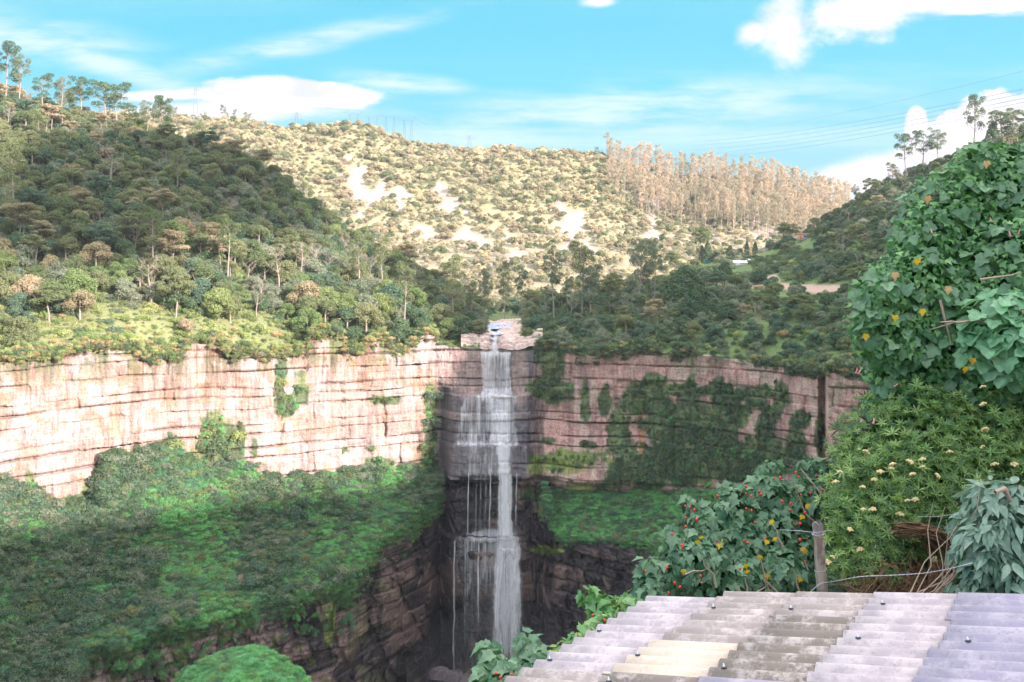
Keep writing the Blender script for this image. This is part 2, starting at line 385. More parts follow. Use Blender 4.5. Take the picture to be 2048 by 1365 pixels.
def rock_colors(px, py, z, cr, L, t, pr, low):
    n1 = fbm(px * 0.010, py * 0.012, 0, 4, 101); n2 = fbm(px * 0.05, py * 0.008, 0, 4, 103); n3 = fbm(px * 0.03, py * 0.03, 0, 4, 105)
    A = lambda c: np.array(c)[None]
    def mx_(a, c, f): return a * (1 - f[:, None]) + c * f[:, None]
    left = A((0.47, 0.385, 0.355)) * np.ones((len(px), 1)); left = mx_(left, A((0.42, 0.305, 0.26)), sm(n1, 0.45, 0.65) * 0.8)
    left = mx_(left, A((0.42, 0.24, 0.12)), sm(n3, 0.58, 0.72) * 0.5)
    left = mx_(left, A((0.24, 0.19, 0.17)), sm(n2, 0.56, 0.70) * 0.55 * sm(px, 200, 700))
    dr = fbm(px * 0.11, py * 0.006, 0, 4, 121); tp = sm(z, -36, -19)
    left = mx_(left, A((0.20, 0.14, 0.10)), sm(dr, 0.48, 0.62) * (0.22 + 0.72 * tp) * sm(n1, 0.35, 0.6))
    left = mx_(left, A((0.33, 0.22, 0.15)), sm(fbm(px * 0.02, py * 0.02, 5, 4, 131), 0.55, 0.68) * 0.55)
    right = A((0.62, 0.38, 0.33)) * np.ones((len(px), 1)); right = mx_(right, A((0.64, 0.50, 0.42)), sm(n3, 0.45, 0.6) * 0.7)
    right = mx_(right, A((0.32, 0.20, 0.19)), sm(n2, 0.52, 0.68) * 0.7)
    right = mx_(right, A((0.44, 0.20, 0.08)), blob(px, py, [(1281, 830, 7, 60), (1283, 900, 6, 60), (1070, 1170, 6, 40)], 0.2, 3) * 0.8)
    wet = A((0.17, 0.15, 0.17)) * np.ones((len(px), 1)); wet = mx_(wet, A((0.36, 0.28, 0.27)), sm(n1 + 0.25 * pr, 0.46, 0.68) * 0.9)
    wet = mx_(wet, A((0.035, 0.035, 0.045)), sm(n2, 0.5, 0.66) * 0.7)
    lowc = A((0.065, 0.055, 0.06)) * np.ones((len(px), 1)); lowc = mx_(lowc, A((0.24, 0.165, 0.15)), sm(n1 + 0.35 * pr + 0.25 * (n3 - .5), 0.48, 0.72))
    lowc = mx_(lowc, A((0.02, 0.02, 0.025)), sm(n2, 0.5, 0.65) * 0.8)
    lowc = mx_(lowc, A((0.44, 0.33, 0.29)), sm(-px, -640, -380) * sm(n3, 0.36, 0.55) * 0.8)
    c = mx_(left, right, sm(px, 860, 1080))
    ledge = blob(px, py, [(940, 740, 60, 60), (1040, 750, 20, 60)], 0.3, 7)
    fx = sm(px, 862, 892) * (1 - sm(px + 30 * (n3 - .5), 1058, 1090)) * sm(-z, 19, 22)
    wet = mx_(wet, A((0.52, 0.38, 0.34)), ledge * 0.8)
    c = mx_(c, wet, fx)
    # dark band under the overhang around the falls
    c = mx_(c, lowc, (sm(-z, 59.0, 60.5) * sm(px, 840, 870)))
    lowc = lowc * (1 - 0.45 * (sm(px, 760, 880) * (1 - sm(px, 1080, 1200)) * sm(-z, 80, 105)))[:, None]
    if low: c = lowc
    # moss
    ms = np.maximum(blob(px, py, MOSS_R, 0.75, 11, 0.035), blob(px, py, MOSS_L, 0.75, 13, 0.035))
    lime = blob(px, py, [(1150, 1010, 70, 40), (1200, 1040, 60, 30), (1110, 930, 60, 10), (850, 1000, 30, 30), (1090, 1100, 30, 8), (665, 1210, 10, 60), (660, 1250, 12, 40), (1130, 925, 80, 24)], 0.7, 17, 0.04)
    mossn = sm(fbm(px * 0.04, py * 0.05, 3, 4, 111), 0.58, 0.66)
    if not low:
        topm = (1 - sm(z, -21, -17) * 0) * mossn * sm(z, -30, -17) * 0.8
        ms = np.maximum(ms, topm * (1 - fx))
        ms = np.maximum(ms, sm(py, 940, 985) * mossn * (px < 860))
        ms = np.maximum(ms, sm(z, -27, -18) * sm(fbm(px * 0.06, py * 0.012, 9, 4, 133), 0.50, 0.58) * (px < 860) * .85)
    else:
        lime = np.maximum(lime, mossn * 0.4 * sm(-px, -900, -600))
    mc = mx_(A((0.08, 0.14, 0.06)) * np.ones((len(px), 1)), A((0.15, 0.22, 0.08)), sm(n3, 0.45, 0.6))
    c = mx_(c, mc, np.clip(ms, 0, 1) * 0.92)
    c = mx_(c, A((0.26, 0.34, 0.08)), np.clip(lime, 0, 1) * 0.75)
    c = c * (1 - 0.25 * cr[:, None])
    wetm = np.clip(fx + sm(-z, 60, 62) + (1.0 if low else 0), 0, 1) * (1 - np.clip(ms, 0, 1))
    return c, wetm

def build_wall(name, x0, x1, ztop_fn, zbot, dx, dz, low, label):
    xs = np.arange(x0, x1 + dx, dx)
    zt = ztop_fn(xs); nz = int((zt.max() - zbot) / dz) + 2
    v = np.linspace(0, 1, nz)
    PX = np.repeat(xs[:, None], nz, 1); ZZ = zt[:, None] * (1 - v[None]) + zbot * v[None]
    px, z = PX.ravel(), ZZ.ravel()
    co, cr, L, t, pr = wall_xyz(px, z, low)
    py = HY - co[:, 2] / co[:, 1] * F
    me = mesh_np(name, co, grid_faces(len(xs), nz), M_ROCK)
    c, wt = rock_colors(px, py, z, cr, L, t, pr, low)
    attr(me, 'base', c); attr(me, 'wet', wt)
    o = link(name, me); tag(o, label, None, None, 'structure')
    return o
def topz(xs): return (HY - ip(xs, TOP_Y)) / F * ip(xs, BASE_D) + 0.8 * (fbm(xs * 0.05, 0 * xs, 0, 3, 201) - 0.5)
LT_Y = [(-400, 1700), (-100, 1560), (0, 1470), (120, 1390), (183, 1300), (240, 1300), (300, 1268), (390, 1245), (470, 1226), (520, 1212), (560, 1212), (600, 1196), (644, 1188), (695, 1168), (730, 1128), (742, 1096),
        (800, 1060), (850, 1004), (880, 965), (1060, 955), (1090, 975), (1110, 1082), (1200, 1085), (1290, 1096), (1400, 1112), (1700, 1180), (2300, 1300)]
def lowz(xs): return (HY - ip(xs, LT_Y)) / F * ip(xs, LOW_D)
build_wall('cliff', -260, 884, topz, -66, 1.7, 0.21, False, 'sunlit cream and pink sandstone cliff left of the waterfall')
build_wall('cliff', 882, 1072, topz, -66, 1.3, 0.2, False, 'dark wet sandstone ledges the waterfall runs over')
build_wall('cliff', 1070, 1960, topz, -68, 1.8, 0.22, False, 'shaded reddish sandstone cliff hung with moss right of the waterfall')
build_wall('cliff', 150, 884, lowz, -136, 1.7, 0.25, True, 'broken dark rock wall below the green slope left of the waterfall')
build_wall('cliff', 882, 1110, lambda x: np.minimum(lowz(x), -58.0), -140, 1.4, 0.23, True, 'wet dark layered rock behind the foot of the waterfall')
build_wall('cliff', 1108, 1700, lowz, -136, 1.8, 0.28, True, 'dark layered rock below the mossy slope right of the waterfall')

# ------------------------------------------------------------------ terrain sheets
SHEETS = {}
def sheet(name, obname, x0, x1, nu, curves, nv, mat, amp=1.5, fr=0.05, bare=None, seed=0, label=None, lumps=0.0, keep=1):
    """curves: list of (y(x) table, d(x) table), from near to far"""
    xs = np.linspace(x0, x1, nu)
    K = len(curves)
    ctrl = np.stack([W(xs, ip(xs, cy), ip(xs, cd)) for cy, cd in curves], 1)     # nu,K,3
    # smooth in between with Catmull-Rom
    def ev(v):
        k = np.clip(np.floor(v), 0, K - 2).astype(int); f = (v - k)[None, :, None]
        p1, p2 = ctrl[:, k], ctrl[:, k + 1]
        lin = p1 * (1 - f) + p2 * f
        p0, p3 = ctrl[:, np.maximum(k - 1, 0)], ctrl[:, np.minimum(k + 2, K - 1)]
        cr_ = 0.5 * ((2 * p1) + (p2 - p0) * f + (2 * p0 - 5 * p1 + 4 * p2 - p3) * f * f + (3 * p1 - p0 - 3 * p2 + p3) * f ** 3)
        return lin * 0.6 + cr_ * 0.4
    v = np.linspace(0, K - 1, nv)
    co = ev(v)
    env = np.clip(np.minimum(v, 99) / 0.4, 0, 1)[None] * np.ones((nu, 1))
    n = (fbm(co[..., 0] * fr, co[..., 1] * fr, 0, 4, seed) - 0.5) * 2 * amp
    if lumps:
        q = np.abs(fbm(co[..., 0] * 0.16, co[..., 1] * 0.16, co[..., 2] * 0.16, 4, seed + 5) - 0.5) * 2
        n = n + (0.5 - q) * lumps
    co[..., 2] += n * env
    flat = co.reshape(-1, 3)
    me = mesh_np(name, flat, grid_faces(nu, nv), mat, True)
    px = flat[:, 0] / flat[:, 1] * F + 1024; py = HY - flat[:, 2] / flat[:, 1] * F
    bv = bare(px, py) if bare is not None else np.zeros(len(px))
    attr(me, 'bare', bv)
    o = link(obname, me); tag(o, label, None, None, 'structure')
    # sampling data: quads
    a = co[:-1, :-1]; e1 = co[1:, :-1] - a; e2 = co[:-1, 1:] - a
    ar = np.linalg.norm(np.cross(e1, e2), axis=-1).ravel()
    SHEETS[name] = dict(co=co, ar=ar, nu=nu, nv=nv, bare=bv.reshape(nu, nv))
    return o
def sample(name, n, accept=None, r=rng, vlim=None):
    S_ = SHEETS[name]; co = S_['co']; nu, nv = S_['nu'], S_['nv']
    p = S_['ar'] / S_['ar'].sum()
    idx = r.choice(len(p), n, p=p)
    i, j = idx // (nv - 1), idx % (nv - 1)
    u, v = r.random(n), r.random(n)
    P = (co[i, j] * ((1 - u) * (1 - v))[:, None] + co[i + 1, j] * (u * (1 - v))[:, None] + co[i, j + 1] * ((1 - u) * v)[:, None] + co[i + 1, j + 1] * (u * v)[:, None])
    bare = S_['bare'][i, j]
    px = P[:, 0] / P[:, 1] * F + 1024; py = HY - P[:, 2] / P[:, 1] * F
    ok = np.ones(n, bool)
    if accept is not None: ok = accept(px, py, P, bare)
    return P[ok]
def shift(tb, dy): return [(x, y + dy) for x, y in tb]
CTd = [(x, d) for x, d in BASE_D]

LH_R = [(-500, 140), (-250, 160), (0, 215), (100, 238), (200, 262), (300, 284), (400, 302), (480, 332), (560, 372), (620, 420), (680, 470), (740, 508), (800, 538), (850, 562), (900, 592), (960, 628), (1000, 650)]
sheet('left_hill', 'hillside', -420, 958, 260, [
    (shift(TOP_Y, 6), [(x, d + 0.8) for x, d in BASE_D]),
    ([(-420, 640), (0, 640), (400, 630), (700, 640), (870, 655), (960, 656)], [(-420, 205), (-250, 228), (0, 240), (400, 277), (870, 318), (960, 340)]),
    ([(-420, 480), (0, 490), (300, 485), (500, 505), (700, 562), (870, 612), (960, 648)], [(-420, 270), (0, 290), (400, 320), (700, 350), (870, 368), (960, 385)]),
    ([(-420, 330), (0, 345), (300, 380), (500, 420), (650, 510), (800, 570), (900, 610), (960, 646)], [(-420, 350), (0, 365), (500, 395), (900, 402), (960, 410)]),
    (LH_R, [(-420, 440), (0, 450), (400, 460), (800, 440), (960, 440)]),
    (shift(LH_R, 60), [(-420, 620), (0, 620), (960, 560)]),
], 150, M_HILL, 2.0, 0.05, bare=lambda px, py: 0.55 * sm(py, ip(px, TOP_Y) - 130, ip(px, TOP_Y) - 60) * (1 - sm(px, 450, 700)), seed=301, label='steep forested hillside above the sunlit cliff')

def bare_right(px, py):
    road = blob(px, py, [(1560, 574, 70, 6), (1660, 580, 50, 10), (1450, 568, 60, 4), (1545, 562, 14, 12), (1640, 577, 60, 8)], 0.3, 5)
    return np.maximum(road, blob(px, py, [(1500, 512, 26, 8), (1430, 520, 40, 4)], 0.4, 9) * 0.5)
sheet('right_hill', 'hillside', 1052, 2500, 260, [
    (shift(TOP_Y, 6), [(x, d + 0.8) for x, d in BASE_D]),
    ([(1040, 655), (1300, 660), (1500, 665), (1700, 665), (2400, 620)], [(1040, 325), (1300, 315), (1500, 290), (1640, 272), (1700, 262), (2400, 225)]),
    ([(1040, 628), (1200, 612), (1400, 586), (1500, 576), (1700, 576), (2000, 500), (2400, 420)], [(1040, 400), (1400, 378), (1700, 335), (2400, 270)]),
    ([(1040, 620), (1200, 604), (1300, 580), (1400, 550), (1500, 535), (1600, 512), (1700, 470), (1800, 420), (2050, 345), (2400, 250)], [(1040, 480), (1300, 470), (1500, 455), (1700, 430), (2400, 360)]),
    ([(1040, 616), (1200, 598), (1300, 572), (1400, 530), (1500, 512), (1600, 482), (1650, 450), (1700, 418), (1750, 388), (1800, 360), (1900, 325), (2048, 272), (2400, 190)], [(1040, 560), (1400, 545), (1700, 525), (2400, 500)]),
    ([(1040, 640), (1400, 600), (1700, 520), (2048, 400), (2400, 330)], [(1040, 680), (1400, 700), (2400, 680)]),
], 150, M_HILLR, 1.2, 0.06, bare=bare_right, seed=311, label='shaded wooded slope above the right-hand cliff')

# river shelf and valley floor
sheet('valley', 'valley_floor', 700, 1500, 120, [
    ([(700, 668), (1500, 668)], [(700, 345), (1500, 345)]),
    ([(700, 646), (1500, 646)], [(700, 410), (1500, 410)]),
    ([(700, 628), (1500, 628)], [(700, 500), (1500, 500)]),
    ([(700, 606), (1500, 606)], [(700, 720), (1500, 720)]),
], 60, M_HILL, 0.4, 0.05, seed=321, label='flat grassy valley floor behind the falls')

SCAR = [(700, 352, 40, 20), (735, 385, 46, 26), (790, 390, 28, 14), (796, 412, 8, 22), (880, 385, 20, 22), (905, 412, 30, 22), (930, 432, 14, 12), (1118, 420, 18, 20), (1135, 455, 34, 30), (1160, 430, 8, 20), (1310, 410, 34, 16), (690, 385, 8, 8), (850, 465, 40, 18), (950, 480, 60, 22), (1150, 500, 40, 20), (1300, 440, 10, 40), (930, 460, 20, 16), (1510, 440, 10, 20), (1530, 470, 30, 14), (720, 430, 12, 14), (1050, 510, 60, 14), (690, 320, 20, 12), (1300, 480, 20, 20), (1420, 480, 30, 10)]
def bare_far(px, py):
    m_ = blob(px, py, [(x, y, a * .85, c * .8) for x, y, a, c in SCAR], 1.3, 21, 0.05)
    return np.maximum(m_, 0.42 * sm(py, 400, 500))
FH_R = [(-500, 240), (330, 244), (450, 244), (520, 252), (600, 256), (690, 256), (750, 268), (850, 292), (950, 298), (1040, 300), (1150, 310), (1250, 335), (1300, 350), (1500, 372), (1650, 410), (1760, 432), (2600, 460)]
def fcurve(f, dy=0): return [(x, 604 - (604 - y) * f + dy) for x, y in FH_R]
sheet('far_hill', 'hill', -500, 2600, 420, [
    (fcurve(-0.02), [(-500, 660), (2600, 660)]),
    (fcurve(0.12), [(-500, 715), (2600, 715)]),
    (fcurve(0.42), [(-500, 830), (2600, 830)]),
    (fcurve(0.74), [(-500, 950), (2600, 950)]),
    (FH_R, [(-500, 1060), (2600, 1060)]),
    (fcurve(0.8), [(-500, 1300), (2600, 1300)]),
    (fcurve(-0.1), [(-500, 1900), (2600, 1900)]),
], 190, M_FAR, 9.0, 0.012, bare=bare_far, seed=331, label='long sunlit far hill with pale landslide scars')

# slopes below the cliffs
TB = [(-400, 1010), (0, 985), (60, 1000), (100, 1030), (180, 1035), (215, 940), (330, 920), (420, 960), (480, 950), (560, 985), (640, 978), (740, 960), (850, 956), (900, 970)]
def bare_talus(px, py): return blob(px, py, [(480, 1154, 17, 8), (484, 1166, 7, 14), (478, 1110, 8, 5), (350, 1070, 6, 4), (575, 1190, 9, 7), (160, 1030, 20, 14)], 0.4, 31)
sheet('left_talus', 'slope', -380, 884, 330, [
    (shift(TB, -22), [(x, d + 0.5) for x, d in BASE_D]),
    (TB, [(x, d - 2.0) for x, d in BASE_D]),
    ([(-400, 1230), (0, 1170), (200, 1120), (400, 1100), (600, 1080), (740, 1020), (850, 975), (900, 960)], [(-400, 175), (0, 210), (200, 230), (400, 246), (600, 262), (740, 277), (850, 294), (900, 297)]),
    (shift(LT_Y, -6), [(x, d - 0.6) for x, d in LOW_D]),
    (shift(LT_Y, 14), [(x, d - 0.2) for x, d in LOW_D]),
    (shift(LT_Y, 60), [(x, d + 6.0) for x, d in LOW_D]),
], 150, M_TALUS, 1.6, 0.10, bare=bare_talus, seed=341, label='green overgrown slope below the sunlit cliff', lumps=3.2)
sheet('right_talus', 'slope', 1086, 1760, 160, [
    ([(1086, 962), (1200, 962), (1300, 985), (1760, 1000)], [(x, d + 2.5) for x, d in BASE_D]),
    ([(1086, 985), (1200, 985), (1300, 990), (1760, 1010)], [(x, d - 1.5) for x, d in BASE_D]),
    ([(1086, 1050), (1300, 1050), (1760, 1100)], [(1086, 290), (1300, 276), (1760, 225)]),
    (shift(LT_Y, -6), [(x, d - 0.4) for x, d in LOW_D]),
    (shift(LT_Y, 30), [(x, d + 4.0) for x, d in LOW_D]),
], 90, M_TALUS, 1.2, 0.12, bare=lambda px, py: blob(px, py, [(1130, 1010, 50, 34), (1230, 1000, 30, 8), (1200, 1060, 40, 10)], 1.2, 33, 0.09) * 0.3, seed=351, label='mossy ledge slope under the right-hand cliff', lumps=2.6)
MD = [(300, 1440), (340, 1385), (370, 1346), (400, 1328), (430, 1312), (460, 1299), (490, 1293), (515, 1294), (540, 1308), (565, 1324), (590, 1338), (612, 1358), (640, 1390), (700, 1450)]
sheet('mound', 'mound', 300, 700, 70, [
    (shift(MD, 260), [(300, 178), (700, 182)]),
    (shift(MD, 90), [(300, 188), (700, 192)]),
    (MD, [(300, 200), (700, 204)]),
    (shift(MD, 70), [(300, 212), (700, 215)]),
], 50, M_TALUS, 0.8, 0.15, seed=361, label='grassy green mound on the gorge floor', lumps=1.5)

# gorge floor and the land all round
def big_plane(name, z, half, mat, label):
    me = mesh_np(name, np.array([(-half, -half, z), (half, -half, z), (half, half, z), (-half, half, z)]), np.array([[0, 1, 2, 3]]), mat)
    attr(me, 'bare', np.zeros(4))
    o = link(name, me); tag(o, label, None, None, 'structure')
big_plane('ground', -140.0, 6000, M_DARKG, 'gorge floor and lowland')

# the mountain behind and to the right of the viewpoint, whose ridge shades the gorge in the late light
PROF = [(-400, -60), (-150, 0), (60, 20), (127, 22), (160, 15), (188, 15), (195, 35), (203, 62), (226, 92), (242, 122), (285, 124), (383, 130), (500, 138), (560, 146), (610, 140), (700, 60), (900, -60), (1400, -120)]
def mountain():
    aa = np.linspace(-420, 1400, 180)
    D = 420.0
    rows = []
    for k, (ds, f) in enumerate([(-395, 0.0), (-330, .06), (-220, .30), (-100, .70), (0, 1.0), (220, 0.62), (600, 0.3)]):
        dist = D + ds
        h = (ip(aa, PROF) + TE * D)
        z = -60 + (h + 60) * f
        if k in (0,): z = z * 0 - 130.0
        # keep the near foot clear of the view: push it behind the camera plane where it would stand in front of it
        P = aa[:, None] * RH[None] + dist * SH[None]
        rows.append(np.concatenate([P, z[:, None]], 1))
    return np.stack(rows, 1)
mt = mountain()
def build_mountain():
    # dense resample between rows
    K = mt.shape[1]; v = np.linspace(0, K - 1, 60); k = np.clip(np.floor(v), 0, K - 2).astype(int); f = (v - k)[None, :, None]
    co = mt[:, k] * (1 - f) + mt[:, k + 1] * f
    wgt = 1 - np.exp(-((v - 4) / 0.6) ** 2)
    co[..., 2] += (fbm(co[..., 0] * 0.02, co[..., 1] * 0.02, 0, 4, 401) - 0.5) * 26 * wgt[None]
    co[..., 2] += (fbm(co[..., 0] * 0.05, co[..., 1] * 0.05, 0, 3, 405) - 0.5) * 8 * (1 - wgt)[None]
    # nothing of it stands in the view: drop what would reach in front of the camera
    front_ = sm(co[..., 1], -60, 0)
    co[..., 2] = co[..., 2] * (1 - front_) + np.minimum(co[..., 2], -135) * front_
    me = mesh_np('mountain', co.reshape(-1, 3), grid_faces(co.shape[0], co.shape[1]), M_HILL, True)
    attr(me, 'bare', np.zeros(co.shape[0] * co.shape[1]))
    o = link('mountain', me); tag(o, 'wooded mountain side rising behind the viewpoint', None, None, 'structure')
build_mountain()

def cumulus():
    """an unseen cumulus added behind the viewpoint to shade the middle of the left hillside"""
    r = np.random.default_rng(12); parts = []
    D = 1500.0
    m, bb, o = new_mat('cloud_white')
    d = bb.n('ShaderNodeBsdfDiffuse'); d.inputs[0].default_value = (0.9, 0.9, 0.9, 1); t = bb.n('ShaderNodeBsdfTranslucent'); t.inputs[0].default_value = (0.9, 0.9, 0.9, 1)
    mx_ = bb.n('ShaderNodeMixShader'); mx_.inputs[0].default_value = 0.4; bb.lk(d.outputs[0], mx_.inputs[1]); bb.lk(t.outputs[0], mx_.inputs[2]); bb.lk(mx_.outputs[0], o.inputs[0])
    for (a, h, ra) in [(120, 122, 26), (150, 140, 32), (178, 152, 34), (205, 172, 34), (228, 182, 26), (165, 172, 26), (192, 192, 20), (196, 140, 26), (140, 160, 18), (100, 112, 16), (240, 165, 24), (215, 150, 24), (222, 200, 16)]:
        k, n = 18, 26
        th = np.linspace(0, math.pi, k)[:, None]; ph = (np.arange(n) / n * 2 * math.pi)[None]
        X_ = np.sin(th) * np.cos(ph); Y_ = np.sin(th) * np.sin(ph); Z_ = np.cos(th) + 0 * ph
        q = ra * (0.8 + 0.55 * fbm(X_ * 1.8 + a, Y_ * 1.8, Z_ * 1.8, 4, 15))
        dj = D + r.normal(0, 30)
        c = np.array([a * RH[0] + dj * SH[0], a * RH[1] + dj * SH[1], h + TE * dj])
        co = np.stack([X_ * q, Y_ * q, Z_ * q * .8], -1).reshape(-1, 3) + c
        i = np.arange(k - 1)[:, None] * n; j = np.arange(n)[None]
        parts.append((co, np.stack([i + j, i + n + j, i + n + (j + 1) % n, i + (j + 1) % n], -1).reshape(-1, 4)))
    co = np.concatenate([p[0] for p in parts]); off = np.cumsum([0] + [len(p[0]) for p in parts[:-1]]); f = np.concatenate([p[1] + q for p, q in zip(parts, off)])
    tag(link('shade_cloud', mesh_np('shade_cloud', co, f, m, True)), 'unseen white cumulus added behind the viewpoint to shade the left hillside', None, None, 'structure')
cumulus()  # added out of view to cast shade on the left hillside
# ------------------------------------------------------------------ foliage materials
def leaf_mat(name, ca, cb, trans=0.28, patch=None, pscale=0.02, rough=0.6, useattr=False):
    m, bb, o = new_mat(name)
    oi = bb.n('ShaderNodeObjectInfo'); g = bb.n('ShaderNodeNewGeometry')
    rv = oi.outputs['Random']
    if useattr:
        a = bb.n('ShaderNodeAttribute', attribute_name='rnd')
        rv = bb.m('FRACT', bb.m('ADD', rv, a.outputs['Fac']))
    LK = 1.6
    ca = tuple(min(v * LK, .6) for v in ca); cb = tuple(min(v * LK, .6) for v in cb)
    if patch: patch = tuple(v * LK for v in patch)
    c = bb.mix(rv, ca, cb)
    nz = bb.noise(g.outputs['Position'], 1.1 if not useattr else 14.0, 3, 0.6)
    c = bb.mix(1.0, c, bb.mix(bb.ss(nz, 0.3, 0.7), (0.72, 0.74, 0.72), (1.25, 1.22, 1.2)), 'MULTIPLY')
    if patch is not None:
        pn = bb.noise(g.outputs['Position'], pscale, 3, 0.6)
        c = bb.mix(bb.ss(pn, 0.42, 0.62), c, patch)
    d = bb.n('ShaderNodeBsdfDiffuse'); bb.lk(c, d.inputs[0])
    t = bb.n('ShaderNodeBsdfTranslucent'); bb.lk(bb.mix(1.0, c, (1.15, 1.2, 0.7), 'MULTIPLY'), t.inputs[0])
    mxs = bb.n('ShaderNodeMixShader'); mxs.inputs[0].default_value = trans
    bb.lk(d.outputs[0], mxs.inputs[1]); bb.lk(t.outputs[0], mxs.inputs[2])
    last = mxs.outputs[0]
    if useattr:
        gl = bb.n('ShaderNodeBsdfGlossy'); gl.inputs['Roughness'].default_value = 0.45
        fr_ = bb.n('ShaderNodeFresnel'); fr_.inputs[0].default_value = 1.35
        m2 = bb.n('ShaderNodeMixShader'); bb.lk(bb.m('MULTIPLY', fr_.outputs[0], 0.0), m2.inputs[0]); m2.inputs[0].default_value = 0.05; m2.id_data.links.remove(m2.inputs[0].links[0]); bb.lk(last, m2.inputs[1]); bb.lk(gl.outputs[0], m2.inputs[2])
        last = m2.outputs[0]
    bb.lk(last, o.inputs[0])
    return m
LM = {
    'dark': leaf_mat('leaf_dark', (0.055, 0.10, 0.06), (0.09, 0.135, 0.075)),
    'olive': leaf_mat('leaf_olive', (0.09, 0.125, 0.06), (0.155, 0.17, 0.09)),
    'grey': leaf_mat('leaf_grey', (0.11, 0.15, 0.10), (0.17, 0.19, 0.14)),
    'tan': leaf_mat('leaf_tan', (0.20, 0.18, 0.115), (0.27, 0.23, 0.155)),
    'bright': leaf_mat('leaf_bright', (0.11, 0.17, 0.07), (0.17, 0.21, 0.09)),
    'teal': leaf_mat('leaf_teal', (0.065, 0.115, 0.08), (0.10, 0.15, 0.105)),
    'far': leaf_mat('leaf_far', (0.20, 0.20, 0.125), (0.40, 0.335, 0.225)),
    'fareuc': leaf_mat('leaf_far_eucalyptus', (0.21, 0.20, 0.15), (0.36, 0.28, 0.22)),
    'carpet': leaf_mat('leaf_carpet', (0.09, 0.25, 0.10), (0.16, 0.36, 0.13), patch=(0.09, 0.19, 0.11), pscale=0.05),
    'dry': leaf_mat('leaf_dry', (0.25, 0.20, 0.11), (0.34, 0.27, 0.15)),
    'lime': leaf_mat('leaf_lime', (0.18, 0.24, 0.09), (0.27, 0.29, 0.13)),
}
BARK_PALE = simple_mat('bark_pale', (0.33, 0.28, 0.23), 0.9, 2.0, 0.3)
BARK_BROWN = simple_mat('bark_brown', (0.22, 0.16, 0.12), 0.9, 2.0, 0.3)

# ------------------------------------------------------------------ tree prototypes
def leaf_quads(r, cen, nrm, size, asp=0.6):
    """small rhombic leaf clumps: centres (n,3), preferred normals"""
    n = len(cen)
    nn = nrm + r.normal(0, 0.55, (n, 3)); nn /= np.linalg.norm(nn, axis=1)[:, None] + 1e-9
    t = r.normal(0, 1, (n, 3)); t -= (t * nn).sum(1)[:, None] * nn; t /= np.linalg.norm(t, axis=1)[:, None] + 1e-9
    w = np.cross(nn, t)
    sz = size * (0.6 + 0.8 * r.random(n))[:, None]
    a = cen + t * sz * 0.5; c = cen - t * sz * 0.5
    b_ = cen + w * sz * 0.5 * asp; d = cen - w * sz * 0.5 * asp
    co = np.stack([a, b_, c, d], 1).reshape(-1, 3)
    return co, np.arange(n * 4).reshape(n, 4)
def clumps(r, centers, radii, per, size, squash=0.75, up=0.25):
    C, N = [], []
    for c, ra in zip(centers, radii):
        n = int(per * (ra ** 2))
        v = r.normal(0, 1, (n, 3)); v /= np.linalg.norm(v, axis=1)[:, None]
        v[:, 2] = np.where((v[:, 2] < -0.25) & (r.random(n) < 0.7), -v[:, 2], v[:, 2])
        rad = ra * (0.72 + 0.33 * r.random(n))[:, None]
        p = v * rad; p[:, 2] *= squash
        C.append(p + np.array(c)); nv = v.copy(); nv[:, 2] += up; N.append(nv)
    C = np.concatenate(C); N = np.concatenate(N)
    return leaf_quads(r, C, N, size)
def tube(path, rad, k=5):
    path = np.array(path, float); n = len(path); rad = np.broadcast_to(np.array(rad, float), (n,))
    d = np.gradient(path, axis=0); d /= np.linalg.norm(d, axis=1)[:, None] + 1e-9
    up = np.where(np.abs(d[:, 2:3]) > 0.9, np.array([[1.0, 0, 0]]), np.array([[0, 0, 1.0]]))
    a = np.cross(d, up); a /= np.linalg.norm(a, axis=1)[:, None] + 1e-9; c = np.cross(d, a)
    th = np.arange(k) / k * 2 * np.pi
    co = path[:, None] + rad[:, None, None] * (np.cos(th)[None, :, None] * a[:, None] + np.sin(th)[None, :, None] * c[:, None])
    i = np.arange(n - 1)[:, None] * k; j = np.arange(k)[None]; j2 = (j + 1) % k
    f = np.stack([i + j, i + j2, i + k + j2, i + k + j], -1).reshape(-1, 4)
    return co.reshape(-1, 3), f
def join(parts):
    co, fa, o = [], [], 0
    for c, f in parts:
        co.append(c); fa.append(f + o); o += len(c)
    return np.concatenate(co), np.concatenate(fa)
def limbs(r, H, n, spread, r0, zmin=0.35, ztop=0.85, bend=0.0):
    tr = np.array([(0, 0, -1.5), (bend * .3, 0, H * .3), (bend, bend * .5, H * 0.62), (bend * 1.2, bend * .5, H * ztop)])
    parts = [tube(tr, [r0 * 1.25, r0, r0 * 0.7, r0 * 0.3], 6)]
    ends = []
    for i in range(n):
        a = r.random() * 6.283; z0 = H * (zmin + (ztop - zmin) * r.random()); L = spread * (0.6 + 0.5 * r.random())
        s0 = np.array([bend * z0 / H, bend * .5 * z0 / H, z0]); e = s0 + np.array([math.cos(a) * L, math.sin(a) * L, L * (0.5 + 0.5 * r.random())])
        mid = (s0 + e) / 2 + np.array([0, 0, -0.1 * L])
        parts.append(tube([s0, mid, e], [r0 * 0.45, r0 * 0.3, r0 * 0.12], 4)); ends.append(e)
    return parts, ends
PROTO = {}
def proto(key, name, crown, trunk, mat, bark, form, tone):
    PROTO[key] = dict(name=name, crown=mesh_np(name + '_crown', crown[0], crown[1], mat) if crown is not None else None,
                      trunk=mesh_np(name + '_trunk', trunk[0], trunk[1], bark) if trunk is not None else None, form=form, tone=tone, obj=None)
